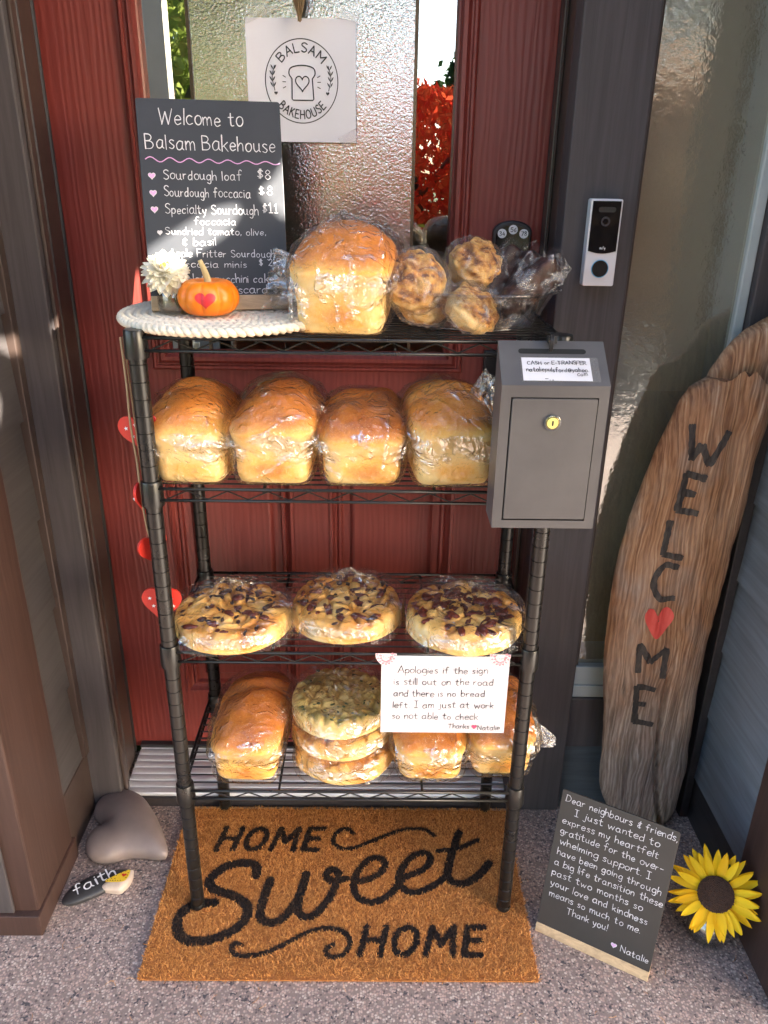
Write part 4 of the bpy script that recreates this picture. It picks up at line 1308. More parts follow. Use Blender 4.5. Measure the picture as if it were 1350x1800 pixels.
# ------------------------------------------------------------------ braided placemat
M_JUTE = plain('natural_jute', rgb(.66, .58, .44), rgb(.80, .74, .60), .85, 60, (1, 1, 1), .5, 380)
MC, MR, MZ = (-.192, .128), .164, DZ[0] + .0005
mat_t = thing('braided_placemat', 'round cream braided placemat under the pumpkin and the price board', 'placemat', (MC[0], MC[1], MZ))
g = MB()
for k in range(7):
    rr = MR - .012 - k * .0225
    n = max(4, int(2 * math.pi * rr / .034))
    N = n * 14
    u = np.linspace(0, 2 * math.pi, N, endpoint=False)
    for s in range(3):
        p = u * n + s * 2 * math.pi / 3
        rad = rr + .0080 * np.sin(p)
        z = MZ + .0078 + .0024 * np.sin(2 * p)
        pts = np.stack([MC[0] + rad * np.cos(u), MC[1] + rad * np.sin(u), z], 1)
        g.tube(pts, .0052, 7, closed=True)
g.lathe((MC[0], MC[1], MZ), [(.0001, .003), (MR - .02, .003), (MR - .02, .006), (.0001, .006)], 40)
mk('braid', g, M_JUTE, mat_t, smooth=True)
PZ = MZ + .0155

# ------------------------------------------------------------------ price chalkboard
M_CHALKBOARD = plain('charcoal_chalkboard', rgb(.023, .027, .035), rgb(.034, .038, .047), .45, 6, (1, 1, 1), .03, 200, spec=.45)
M_CHALKBOARD2 = plain('brown_black_chalkboard', rgb(.030, .027, .024), rgb(.042, .037, .033), .45, 6, (1, 1, 1), .03, 200, spec=.45)
M_CHALK = plain('white_chalk_pen', rgb(.66, .66, .68), rgb(.46, .46, .49), .8, 500)
M_CHALKPINK = plain('pink_chalk_pen', rgb(.62, .35, .60), rgb(.5, .26, .5), .8, 400)
M_PINE = wood_paint('pale_pine_block', rgb(.52, .36, .20), rgb(.64, .47, .29), .5, 0, 1.2, .1)
def plane_fn(c, head, tilt, yoff=0):
    e = np.array([math.cos(head), math.sin(head), 0]); nb = np.array([-math.sin(head), math.cos(head), 0])
    up = math.sin(tilt) * nb + math.cos(tilt) * np.array([0, 0, 1]); nf = -(math.cos(tilt) * nb - math.sin(tilt) * np.array([0, 0, 1]))
    c = np.array(c, float)
    return (lambda u, v, h: c + e * u + up * v + nf * (h + yoff)), e, nb, up, nf
def slate(name, label, c, head, tilt, W, H, foot, mat, pine):
    fn, e, nb, up, nf = plane_fn(c, head, tilt)
    t = thing(name, label, 'chalkboard', tuple(c))
    g = MB(); g.prism(rrect(-W / 2, W / 2, foot * .9, H, .004), fn, -.004, 0)
    mk('slate_panel', g, mat, t, bevel=.0008)
    flat, *_ = plane_fn(c, head, tilt)
    g = MB(); g.prism([(-W / 2, 0), (W / 2, 0), (W / 2, foot), (-W / 2, foot)], fn, -.022, .0015)
    mk('wood_foot', g, pine, t, bevel=.001)
    return t, fn
bc = (-.1974, .1097, PZ + .0006)
board, bf = slate('price_board', 'charcoal chalkboard price list behind the orange pumpkin', bc, .1835, .2165, .2058, .2963, .022, M_CHALKBOARD, M_PINE)
bu = lambda X: (X - .5) * .2058
def heart_ink(ink, cx, cy, s, w, m_line, m_fill=None):
    h = heart2(24, s) + [cx, cy]
    if m_fill is not None:
        ink.fill(h, m_fill)
    ink.stroke(h, w, m_line, True)
ink = Ink(bf)
LW = .00115
B0, BH = .022, .2743
def bl(f):
    return B0 + BH * (1 - f)
for txt, a, b, f, cap, w in (('Welcome to', .15, .73, .125, .0215, .0014), ('Balsam Bakehouse', .05, .95, .248, .0205, .0014),
        ('Sourdough loaf', .155, .70, .398, .0135, LW), ('$8', .81, .905, .392, .0135, LW),
        ('Sourdough foccacia', .15, .755, .485, .0135, LW), ('$8', .815, .915, .475, .0135, LW),
        ('Specialty Sourdough', .15, .805, .572, .0135, LW), ('$11', .835, .95, .566, .0135, LW),
        ('foccacia', .345, .64, .629, .0105, .0010), ('Sundried tomato, olive,', .14, .85, .679, .0098, .0010), ('& basil', .25, .49, .736, .0108, .0010),
        ('Apple Fritter Sourdough', .155, .91, .795, .0108, .0010), ('foccacia minis', .17, .70, .850, .0100, .0010), ('$ 2.50', .79, .985, .845, .0110, .0010),
        ('Chocolate zucchini cake', .11, .89, .930, .0120, LW), ('sourdough discard $', .13, .92, .988, .0115, LW)):
    ink.text(txt, bu(a), bu(b), bl(f), cap, w, 0, -.01)
q = np.linspace(0, 1, 60)
ink.stroke(np.stack([bu(.04 + .94 * q), bl(.300) + .0035 * np.sin(q * 44) * (1 - .45 * q) - .003 * q], 1), .0013, 1)
for f, x in ((.385, .075), (.472, .075), (.555, .075), (.79, .085)):
    heart_ink(ink, bu(x), bl(f), .0098, .0008, 0, 1)
heart_ink(ink, bu(.10), bl(.672), .007, .0008, 0, 0)
mk('chalk_writing', ink.mb, [M_CHALK, M_CHALKPINK], board)

# ------------------------------------------------------------------ letter chalkboard on the ground
lc = (.4482, -.0939, .0005)
letter, lf = slate('letter_board', 'dark chalkboard letter with pale wooden foot leaning at the driftwood', lc, -.5168, .2789, .2122, .2961, .019, M_CHALKBOARD2, M_PINE)
ink = Ink(lf)
lu = lambda x: (x - .5) * .2122
for k, (txt, a, b) in enumerate((('Dear neighbours & friends,', .045, .985), ('I just wanted to', .14, .86), ('express my heartfelt', .05, .87), ('gratitude for the over-', .05, .93),
        ('whelming support. I', .065, .85), ('have been going through', .06, .95), ('a big life transition these', .055, .985), ('past two months so', .05, .84),
        ('your love and kindness', .055, .90), ('means so much to me.', .065, .86), ('Thank you!', .24, .60))):
    ink.text(txt, lu(a), lu(b), .019 + .277 * (.925 - k * .0775), .0135, .00125, 0, .01)
mk('chalk_writing', ink.mb, M_CHALK, letter)
ink = Ink(lf)
ink.text('Natalie', lu(.74), lu(.975), .019 + .277 * .055, .0125, .00125, 0)
heart_ink(ink, lu(.68), .019 + .277 * .075, .010, .001, 0, 1)
mk('chalk_signature', ink.mb, [M_CHALK, M_CHALKPINK], letter)

# ------------------------------------------------------------------ paper sign taped to the glass
M_PAPER = plain('white_paper', rgb(.54, .53, .56), rgb(.57, .56, .59), .7, 4)
M_SIGN = plain('bright_sign_paper', rgb(.82, .81, .86), rgb(.86, .85, .90), .65, 4)
M_DRAW = plain('dark_print', rgb(.03, .032, .038), None, .6)
ps = thing('paper_sign', 'white paper bakery sign with round bread emblem taped to the door glass', 'sign', (-.095, .4255, 1.386))
PY = .4300
pf = lambda u, v, h: (u, PY - h + .004 * ((v - 1.48) / .095) ** 2, v)
g = MB()
P = np.array([[pf(u, v, 0) for v in np.linspace(1.386, 1.575, 9)] for u in np.linspace(-.189, -.002, 5)])
g.grid(P); g.grid(P + [0, .0004, 0])
mk('sheet', g, M_SIGN, ps)
ink = Ink(pf)
ecx, ecz, er = -.0955, 1.4805, .0625
t_ = np.linspace(0, 2 * math.pi, 90, endpoint=False)
ink.stroke(np.stack([ecx + er * np.cos(t_), ecz + er * 1.03 * np.sin(t_)], 1), .0016, 0, True)
def arc_text(txt, r, a0, a1, cap, w, inward):
    st, W = glyphs(txt, .08, 2.4)
    for p in st:
        a = a0 + (a1 - a0) * p[:, 0] / W
        rr = r + (p[:, 1] / 10 * cap) * (-1 if inward else 1)
        ink.stroke(np.stack([ecx + rr * np.cos(a), ecz + rr * 1.03 * np.sin(a)], 1), w)
arc_text('BALSAM', .0435, R_(140), R_(38), .0135, .0019, False)
arc_text('BAKEHOUSE', .0560, R_(222), R_(318), .0130, .0019, True)
top = [(-.0175, .004), (-.0225, .012), (-.0185, .021), (0, .0245), (.0185, .021), (.0225, .012), (.0175, .004)]
ink.stroke(np.array(cr(top, 6)) + [ecx + .001, ecz], .0018)
ink.stroke(np.array([(-.0175, .004), (-.0182, -.027), (-.016, -.0288), (.0178, -.0288), (.0195, -.027), (.0175, .004)]) + [ecx + .001, ecz], .0018)
hh = heart2(30, .0235); hh[:, 1] *= 1.12
ink.stroke(hh + [ecx + .0012, ecz - .004], .0018, 0, True)
for sx in (-1, 1):
    for dz, an in ((.007, .5), (-.001, .05), (-.009, -.45)):
        x0 = ecx + sx * .0275
        ink.stroke(np.array([(x0, ecz + dz * .9), (x0 + sx * .0052 * math.cos(an), ecz + dz * .9 + .0052 * math.sin(an))]), .0012)
    st = cr([(ecx + sx * .046, ecz + .024), (ecx + sx * .0505, ecz + .006), (ecx + sx * .0465, ecz - .014)], 6)
    ink.stroke(st, .0012)
    for k in range(4):
        cz = ecz + .020 - k * .0088
        cx = ecx + sx * (.0478 + .0025 * math.sin(k * .9))
        for s2 in (-1, 1):
            lf2 = cr([(cx, cz - .003), (cx + s2 * .0035, cz + .001), (cx + s2 * .0048, cz + .0052), (cx + s2 * .0018, cz + .0025)], 4)
            ink.fill(lf2)
    ink.fill(heart2(16, .0062) + [ecx + sx * .0447, ecz - .0185])
mk('emblem', ink.mb, M_DRAW, ps)
M_TAPE = film('clear_tape', .22, 1.0, .03, ((20, .05, .002),), rough=.2)
for (x, z, an, w) in ((-.172, 1.5800, .35, .042), (-.014, 1.5815, -.25, .036), (-.013, 1.393, .5, .036)):
    g = MB()
    c, s = math.cos(an), math.sin(an)
    g.add([(x + u * c - v * s, PY - .0022, z + u * s + v * c) for u, v in ((-w / 2, -.009), (w / 2, -.009), (w / 2, .009), (-w / 2, .009))], [(0, 1, 2, 3)])
    mk('tape', g, M_TAPE, ps)
# jute bundle of the wreath hanging in front of the sign
M_TWINE = plain('jute_twine', rgb(.30, .20, .11), rgb(.48, .35, .2), .9, 40, (1, 1, .1), .5, 300)
g = MB()
q = np.random.default_rng(3)
for k in range(46):
    x0 = -.094 + q.normal() * .010; y0 = .405 + q.normal() * .006
    g.tube(cr([(x0 + .004, y0, 1.70), (-.0935 + (x0 + .094) * .6, y0, 1.61), (-.0945 + q.normal() * .0012, .412 + q.normal() * .002, 1.565 + q.uniform(0, .012))], 4), .0009, 5)
g.tube([(-.094, .418, 1.70), (-.094, .418, 1.76)], .004, 6)
tag(mk('twine_tassel', g, M_TWINE), 'frayed jute twine tassel hanging at the top edge of the paper sign', 'tassel')

# ------------------------------------------------------------------ pumpkin, dahlia in its jar
pk = thing('mini_pumpkin', 'small orange pumpkin with a painted red heart on the placemat', 'pumpkin', (-.208, .070, PZ - .0015))
pc = np.array([-.208, .070, PZ - .0015])
def pumpkin_r(th, ph):
    rib = np.abs(np.cos(th * 5 + .25)) ** .45
    return .0455 * (1 - .10 * (1 - rib) * np.sin(ph) ** .7)
def pumpkin_pt(th, ph, h=0):
    r = pumpkin_r(th, ph) + h
    zc = -np.cos(ph)
    dip = .012 * np.exp(-(np.sin(ph) / .34) ** 2)
    z = .0275 + zc * (.0295 + h * .8) - np.sign(zc) * dip * (1.2 if np.ndim(zc) else 1.2)
    return np.stack([r * np.sin(ph) ** .85 * np.cos(th), r * np.sin(ph) ** .85 * np.sin(th), z], -1)
th, ph = np.meshgrid(np.linspace(0, 2 * math.pi, 140, endpoint=False), np.linspace(.002, math.pi - .002, 60))
P = pumpkin_pt(th, ph) + pc
P[..., 2] = np.maximum(P[..., 2], pc[2])
def pumpkin_mat():
    n = NT('pumpkin_skin')
    v = n.obj()
    col = n.ramp(n.noise(v, 35, 4), [(.3, rgb(.76, .165, .004)), (.7, rgb(.84, .23, .006))])
    return n.done(n.pbsdf(col, .34, 0, n.bump(n.noise(v, 120, 3), .12, .001), .5))
mk('skin', (P.reshape(-1, 3), ring_faces(60, 140)), pumpkin_mat(), pk, smooth=True)
g = MB()
g.tube(cr(np.array([(0, 0, .044), (.0005, 0, .052), (-.003, -.002, .066), (-.008, -.003, .079)]) + pc, 6), np.linspace(.0062, .0032, 19) * (1 + .0), 9)
mk('stem', g, plain('dry_stem', rgb(.42, .32, .14), rgb(.58, .48, .26), .8, 30, (1, 1, .2), .6, 160), pk, smooth=True)
hs_ = heart2(40, 1.0)
g = MB()
vs, rings = [], 6
for k in range(rings):
    for x, z in hs_ * (1 - k / rings):
        thh = -math.pi / 2 + .10 + x * .66
        phh = math.pi / 2 - .02 + z * .86
        p0 = pumpkin_pt(np.array(thh), np.array(phh), .0006)
        vs.append(p0 + pc)
f = [(k * 40 + j, k * 40 + (j + 1) % 40, (k + 1) * 40 + (j + 1) % 40, (k + 1) * 40 + j) for k in range(rings - 1) for j in range(40)] + [[(rings - 1) * 40 + j for j in range(40)]]
g.add(vs, f)
mk('painted_heart', g, plain('red_paint', rgb(.55, .012, .022), rgb(.68, .03, .04), .45, 90, (1, .3, 1)), pk, smooth=True)

jar_c = (-.262, .086, PZ - .003)
jar = thing('jam_jar', 'small clear glass jar holding the white dahlia', 'jar', jar_c)
g = MB(); g.lathe(jar_c, [(.0001, .0), (.020, .0), (.0235, .003), (.0245, .010), (.0245, .032), (.0215, .039), (.0215, .047), (.0225, .048), (.0215, .050), (.0200, .047), (.0200, .040), (.0225, .031), (.0225, .011), (.019, .004), (.0001, .004)], 40)
mk('glass', g, M_CLEAR, jar, smooth=True)
g = MB(); g.lathe(jar_c, [(.0001, .0045), (.0185, .0048), (.0222, .0115), (.0222, .022), (.0001, .022)], 32)
mk('water', g, film('still_water', .03, 1.0, .0, ((3, .02, .002),), rough=.01), jar, smooth=True)

def petal(L, W, curl, cup, n=9, m=7, tip=.9):
    """petal pointing along +x, cupped; returns grid (n, m, 3)"""
    u = np.linspace(0, 1, n)[:, None]; v = np.linspace(-1, 1, m)[None, :]
    w = W * np.sin(math.pi * np.clip(u * .92 + .08, 0, 1) ** tip) ** .7
    w = w * (1 - .0 * u)
    x = L * (u + 0 * v); y = v * w / 2
    z = cup * W * (v ** 2) * (1 - .4 * u) + curl * L * u ** 2
    return np.stack([x + 0 * y, y, z + 0 * y], -1)
def petal_ring(g, c, ax, n, L, W, elev, curl, cup, r0, seed, m=0, off=0, tip=.9, jit=.12):
    """petals round the axis ax through c, raised elev from the flower's plane"""
    q = np.random.default_rng(seed)
    ax = np.array(ax, float); ax /= np.linalg.norm(ax)
    e1 = np.cross(ax, [0, 0, 1.]);  e1 = e1 / np.linalg.norm(e1) if np.linalg.norm(e1) > 1e-3 else np.array([1., 0, 0])
    e2 = np.cross(ax, e1)
    for k in range(n):
        a = 2 * math.pi * (k + off) / n + q.uniform(-jit, jit)
        el = elev + q.uniform(-jit, jit)
        rd = math.cos(a) * e1 + math.sin(a) * e2
        tg = -math.sin(a) * e1 + math.cos(a) * e2
        X = rd * math.cos(el) + ax * math.sin(el)
        Z = -rd * math.sin(el) + ax * math.cos(el)
        p = petal(L * q.uniform(.88, 1.08), W * q.uniform(.85, 1.1), curl + q.uniform(-.06, .06), cup, tip=tip)
        tw = q.uniform(-.25, .25)
        P = np.array(c) + rd * r0 + p[..., :1] * X + p[..., 1:2] * (tg * math.cos(tw) + Z * math.sin(tw)) + p[..., 2:] * Z
        g.grid(P, m)
def petal_mat(name, c1, c2, tr=.3):
    n = NT(name)
    v = n.obj((1, 1, 1))
    gi = n.n('ShaderNodeNewGeometry')
    col = n.ramp(gi.outputs['Random Per Island'], [(0, c1), (1, c2)])
    d = n.n('ShaderNodeBsdfPrincipled'); n.l(col, d.inputs['Base Color']); d.inputs['Roughness'].default_value = .55; d.inputs['Specular IOR Level'].default_value = .25
    n.l(n.bump(n.noise(v, 260, 2), .2, .001), d.inputs['Normal'])
    t = n.n('ShaderNodeBsdfTranslucent'); n.l(col, t.inputs[0])
    m = n.n('ShaderNodeMixShader'); m.inputs[0].default_value = tr
    n.l(d.outputs[0], m.inputs[1]); n.l(t.outputs[0], m.inputs[2])
    return n.done(m.outputs[0])
M_STEM = plain('green_stem', rgb(.08, .14, .03), rgb(.16, .22, .06), .5, 30)
dc = np.array([-.267, .070, 1.2005])
dahlia = thing('dahlia_flower', 'creamy white dahlia bloom standing in the little jar', 'flower', (-.262, .086, PZ))
dax = np.array([.10, -.62, .78])
g = MB()
for k, (n, L, W, el, cu, r0) in enumerate(((17, .030, .0165, -.85, -.1, .006), (19, .034, .0175, -.55, -.05, .006), (19, .034, .0175, -.25, .0, .006), (18, .032, .0165, .05, .08, .006), (16, .028, .0150, .35, .15, .005), (14, .023, .0130, .68, .25, .004), (10, .017, .0085, 1.0, .3, .003))):
    petal_ring(g, dc + dax * .001 * k, dax, n, L * .90, W * .92, el, cu, .25, r0, 40 + k, 0, k * .5)
mk('petals', g, petal_mat('cream_petals', rgb(.78, .74, .58), rgb(.88, .86, .78)), dahlia, smooth=True)
q = np.random.default_rng(6)
axn = dax / np.linalg.norm(dax)
g = blobs([tuple(dc + axn * .012 + q.normal(size=3) * .0028) for _ in range(26)], 3, .0021, .9)
mk('centre', g, plain('gold_centre', rgb(.55, .34, .03), rgb(.7, .5, .06), .7, 80), dahlia, smooth=True)
g = MB(); g.tube(cr([tuple(dc - axn * .008), (-.264, .082, PZ + .035), (-.258, .092, PZ + .006)], 6), .0022, 7)
mk('stem', g, M_STEM, dahlia, smooth=True)

# ------------------------------------------------------------------ cash box with its label, hung on the rack's corner
M_BOX = plain('dark_grey_steel', rgb(.060, .057, .060), rgb(.092, .088, .089), .42, 7, (1, 1, 1), .05, 350, spec=.5)
M_BOXD = plain('dark_slot', rgb(.004, .004, .004), None, .8)
bx, by, bW, bH, bz, bd, bs = .2773, -.0956, .1443, .2065, 1.0828, .0617, .047
box = thing('cash_box', 'dark grey steel cash box with keyed door, hung on the rack corner', 'cash box', (bx, by, bz - bH))
x0, x1, z0 = bx - bW / 2, bx + bW / 2, bz - bH
yb = by + bd
# shell with an opening for the door
ins = .0135
g = MB()
g.add([(x0, by, z0), (x1, by, z0), (x1, by, bz), (x0, by, bz), (x0 + ins, by, z0 + .012), (x1 - ins, by, z0 + .012), (x1 - ins, by, bz - .016), (x0 + ins, by, bz - .016)],
      [(0, 1, 5, 4), (1, 2, 6, 5), (2, 3, 7, 6), (3, 0, 4, 7)])
g.add([(x0 + ins, by, z0 + .012), (x1 - ins, by, z0 + .012), (x1 - ins, by, bz - .016), (x0 + ins, by, bz - .016), (x0 + ins, by + .004, z0 + .012), (x1 - ins, by + .004, z0 + .012), (x1 - ins, by + .004, bz - .016), (x0 + ins, by + .004, bz - .016)],
      [(0, 1, 5, 4), (1, 2, 6, 5), (2, 3, 7, 6), (3, 0, 4, 7), (4, 5, 6, 7)], 1)
g.add([(x0, by, z0), (x0, by, bz), (x0, yb, bz + bs), (x0, yb, z0)], [(0, 1, 2, 3)])
g.add([(x1, by, z0), (x1, by, bz), (x1, yb, bz + bs), (x1, yb, z0)], [(3, 2, 1, 0)])
g.add([(x0, yb, z0), (x1, yb, z0), (x1, yb, bz + bs), (x0, yb, bz + bs)], [(0, 3, 2, 1)])
g.add([(x0, by, z0), (x1, by, z0), (x1, yb, z0), (x0, yb, z0)], [(3, 2, 1, 0)])
sl_n = np.array([0, -bs, bd]); sl_n = sl_n / np.linalg.norm(sl_n)
sl_u = np.array([0, bd, bs]); SLL = np.linalg.norm(sl_u); sl_u = sl_u / SLL
slf = lambda u, v, h: np.array([bx + u, by, bz]) + sl_u * v + sl_n * h
g.add([slf(-bW / 2, 0, 0), slf(bW / 2, 0, 0), slf(bW / 2, SLL, 0), slf(-bW / 2, SLL, 0)], [(0, 1, 2, 3)])
mk('shell', g, [M_BOX, M_BOXD], box)
g = MB(); g.prism(rrect(-.046, .046, SLL * .70, SLL * .70 + .0085, .0042), slf, .0003, .0006); mk('slot', g, M_BOXD, box)
g = MB(); g.prism(rrect(x0 + ins + .002, x1 - ins - .0012, z0 + .0142, bz - .0178, .002), lambda u, v, d: (u, by - d, v), -.003, .0006)
dr = mk('box_door', g, M_BOX, box, bevel=.0006)
lx, lz = bx - .001, bz - .050
M_BRASS = plain('polished_brass', rgb(.72, .56, .20), rgb(.8, .66, .3), .16, 30, metal=.95)
M_CHROME = plain('chrome', rgb(.75, .75, .76), None, .08, metal=1)
M_YEL = plain('yellow_key_face', rgb(.74, .68, .22), None, .35, metal=.3)
g = MB()
fyb = lambda u, v, d: (u, by - d, v)
cir = lambda cx, cz, r, n=32: [(cx + r * math.cos(a), cz + r * math.sin(a)) for a in np.linspace(0, 2 * math.pi, n, endpoint=False)]
g.prism(cir(lx, lz, .0112), fyb, .0007, .0032, 0); g.prism(cir(lx, lz, .0090), fyb, .0033, .0046, 1)
g.prism(cir(lx, lz, .0074), fyb, .0047, .0054, 2)
g.prism(rrect(lx - .0011, lx + .0011, lz - .0036, lz + .0036, .001), fyb, .0055, .0057, 3)
mk('key_lock', g, [M_CHROME, M_BRASS, M_YEL, M_BOXD], dr, bevel=.0004)
hold = MB()
hold.prism([(-.045, .006), (.060, .006), (.060, SLL * .62), (-.045, SLL * .62)], slf, .0004, .0009)
ho = mk('label_holder', hold, film('clear_sleeve', .05, 1.0, .03, ((4, .03, .001),), rough=.08), box)
g = MB(); g.prism([(-.043, .0075), (.049, .0075), (.049, SLL * .60), (-.043, SLL * .60)], slf, .0010, .0013)
lab = mk('label_card', g, M_PAPER, ho)
ink = Ink(lambda u, v, h: slf(u, v, h + .0013), .0002)
ink.text('CASH or E-TRANSFER', -.036, .043, .0345, .0058, .0010, 0)
ink.text('nataliepulsford@yahoo.', -.038, .045, .0220, .0072, .0010, 0)
ink.text('com', .0290, .0425, .0150, .0068, .0010, 0)
ink.text('Thank you', -.014, .018, .0045, .0062, .0010, 0, vmin=.0078)
mk('pen_writing', ink.mb, M_INK, lab)
g = MB()
tie = cr([(bx - .002, yb - .014, bz + bs * .70), (bx - .002, yb - .020, bz + bs + .004), (bx + .001, yb - .004, bz + bs + .010), (bx + .002, yb + .020, bz + bs + .006), (bx + .001, yb + .030, bz + bs - .010)], 6)
for dx in (-.0016, 0, .0016):
    g.tube(tie + [dx, 0, 0], .0011, 6)
g.box((bx - .006, yb - .013, bz + bs - .001), (bx + .006, yb - .004, bz + bs + .0085))
mk('cable_tie', g, M_BLACKPL, box)

# ------------------------------------------------------------------ note card clipped under the third shelf
note = thing('note_card', 'white handwritten apology card hanging under the third shelf', 'note', (.162, -.016, .452))
NYf = lambda u, v, h: (u, -.0155 - h - .003 * (.61 - v) / .16, v)
N0, N1, NZ0, NZ1 = .0525, .2655, .4520, .6060
g = MB()
P = np.array([[NYf(u, v + (u - .16) * .0, 0) for v in np.linspace(NZ0, NZ1, 5)] for u in np.linspace(N0, N1, 5)])
g.grid(P); g.grid(P + [0, .0004, 0])
mk('card', g, M_PAPER, note)
ink = Ink(NYf)
NW = N1 - N0; NH = NZ1 - NZ0
for k, (txt, a, b) in enumerate((('Apologies if the sign', .13, .83), ('is still out on the road', .10, .88), ('and there is no bread', .10, .82), ('left. I am just at work', .095, .90), ('so not able to check', .09, .78))):
    ink.text(txt, N0 + a * NW, N0 + b * NW, NZ0 + NH * (.785 - .150 * k), .0130, .0011, 0)
ink.text('Thanks', N0 + .545 * NW, N0 + .715 * NW, NZ0 + NH * .062, .0095, .0011, 0)
ink.text('Natalie', N0 + .785 * NW, N0 + .96 * NW, NZ0 + NH * .045, .0095, .0011, 0)
heart_ink(ink, N0 + .755 * NW, NZ0 + NH * .085, .009, .0007, 0, 1)
mk('pen_writing', ink.mb, [M_INK, plain('pink_pen', rgb(.72, .06, .16), None, .6)], note)
M_STK = plain('white_sticker', rgb(.82, .80, .80), None, .45)
M_STKP = plain('pink_flowers', rgb(.75, .22, .28), rgb(.8, .35, .38), .5, 200)
M_STKT = plain('grey_script', rgb(.2, .17, .17), None, .5)
for cx, cz in ((.0600, .6045), (.2490, .6045)):
    a = np.linspace(math.pi, 2 * math.pi, 24)
    g = MB()
    sf = lambda u, v, d: NYf(u, v, d)
    g.prism([(cx + .0175 * math.cos(t), cz + .006 + .023 * math.sin(t)) for t in a], sf, .0006, .0010)
    s_ = mk('round_sticker', g, M_STK, note)
    ink = Ink(lambda u, v, h: NYf(u, v, h + .0010), .0002)
    for t in np.linspace(math.pi + .12, 2 * math.pi - .12, 9):
        for dr_ in (0.0, .0045):
            qx, qz = cx + (.0148 - dr_) * math.cos(t + dr_ * 30), cz + .006 + (.0198 - dr_) * math.sin(t + dr_ * 30)
            ink.fill([(qx + .0022 * (1 + .35 * math.cos(5 * w)) * math.cos(w), qz + .0022 * (1 + .35 * math.cos(5 * w)) * math.sin(w)) for w in np.linspace(0, 6.283, 20, endpoint=False)], 0)
    ink.text('Thank', cx - .0095, cx + .0095, cz - .003, .0068, .0006, 1)
    ink.stroke(np.array([(cx - .003, cz - .0085), (cx + .003, cz - .0085)]), .0005, 1)
    mk('printed_flowers', ink.mb, [M_STKP, M_STKT], s_)
# ------------------------------------------------------------------ coir doormat
MX0, MX1, MY0, MY1, MT = -.3775, .345, -.152, .262, .0115
TXT = []   # (points, half width)
def fat(p, w, n=8):
    TXT.append((resample(cr(p, n), .004), w / 2))
for p, w in (([(-0.197, 0.076), (-0.202, 0.1), (-0.226, 0.107), (-0.262, 0.098), (-0.289, 0.066), (-0.28, 0.042), (-0.237, 0.026), (-0.206, 0.004), (-0.204, -0.028), (-0.229, -0.057), (-0.272, -0.075), (-0.307, -0.073), (-0.329, -0.051), (-0.331, -0.017), (-0.309, 0.004), (-0.271, 0.009)], .021),
        ([(-0.167, 0.063), (-0.175, 0.015), (-0.176, -0.02), (-0.162, -0.034), (-0.133, -0.027), (-0.105, 0.023), (-0.095, 0.079)], .019),
        ([(-0.095, 0.079), (-0.105, 0.016), (-0.099, -0.016), (-0.074, -0.019), (-0.047, 0.016), (-0.033, 0.053), (-0.028, 0.082), (-0.045, 0.091), (-0.053, 0.074), (-0.036, 0.062), (-0.012, 0.068)], .017),
        ([(0.010, 0.061), (0.045, 0.073), (0.067, 0.1), (0.06, 0.12), (0.035, 0.118), (0.01, 0.084), (0.004, 0.046), (0.017, 0.02), (0.045, 0.013), (0.076, 0.031), (0.101, 0.065)], .016),
        ([(0.105, 0.073), (0.147, 0.093), (0.164, 0.121), (0.154, 0.136), (0.129, 0.129), (0.105, 0.1), (0.095, 0.065), (0.107, 0.043), (0.131, 0.036), (0.167, 0.054), (0.197, 0.078)], .016),
        ([(0.231, 0.193), (0.212, 0.142), (0.197, 0.085), (0.205, 0.062), (0.23, 0.059), (0.26, 0.078), (0.286, 0.11)], .018), ([(0.182, 0.142), (0.222, 0.148), (0.268, 0.172)], .013),
        ([(-0.002, 0.19), (-0.017, 0.203), (-0.037, 0.191), (-0.044, 0.167), (-0.028, 0.148), (0.004, 0.15), (0.051, 0.174), (0.105, 0.199), (0.152, 0.203), (0.175, 0.184)], .011),
        ([(-0.204, -0.083), (-0.216, -0.08), (-0.218, -0.096), (-0.198, -0.105), (-0.159, -0.1), (-0.121, -0.08), (-0.083, -0.057), (-0.043, -0.046), (-0.01, -0.056), (0.001, -0.079), (-0.011, -0.101), (-0.034, -0.106), (-0.044, -0.093), (-0.032, -0.082)], .011)):
    fat(p, w)
for a, b, y0, h in ((-.290, -.064, .138, .071), (.022, .258, -.106, .070)):
    st, W = glyphs('HOME', 0, 3.4)
    for p in st:
        q = np.stack([a + p[:, 0] * (b - a - .012) / W + .004 + (p[:, 1] / 10 - .5) * .012, y0 + .005 + p[:, 1] / 10 * (h - .012)], 1)
        TXT.append((resample(q, .004), .0066))
def inked(xy):
    ok = np.zeros(len(xy), bool)
    for pts, hw in TXT:
        lo, hi = pts.min(0) - hw - .004, pts.max(0) + hw + .004
        idx = np.where((xy[:, 0] > lo[0]) & (xy[:, 0] < hi[0]) & (xy[:, 1] > lo[1]) & (xy[:, 1] < hi[1]) & ~ok)[0]
        for s in range(0, len(idx), 4000):
            k = idx[s:s + 4000]
            d = np.sqrt(((xy[k][:, None] - pts[None]) ** 2).sum(-1)).min(1)
            ok[k] |= d < hw
    return ok
def coir_mat(name, c1, c2, c3):
    n = NT(name)
    gi = n.n('ShaderNodeNewGeometry')
    col = n.ramp(gi.outputs['Random Per Island'], [(0, c1), (.5, c2), (1, c3)])
    big = n.noise(n.obj(), 9, 4)
    col = n.mix(n.ramp(big, [(.3, (0, 0, 0)), (.7, (1, 1, 1))]), n.mix(.25, col, rgb(.16, .08, .03)), col)
    return n.done(n.pbsdf(col, .75, 0, None, .25))
M_COIR = coir_mat('coir_fibre', rgb(.40, .145, .032), rgb(.64, .27, .065), rgb(.80, .40, .125))
M_COIRB = coir_mat('blackened_coir', rgb(.008, .006, .006), rgb(.016, .011, .010), rgb(.04, .024, .018))
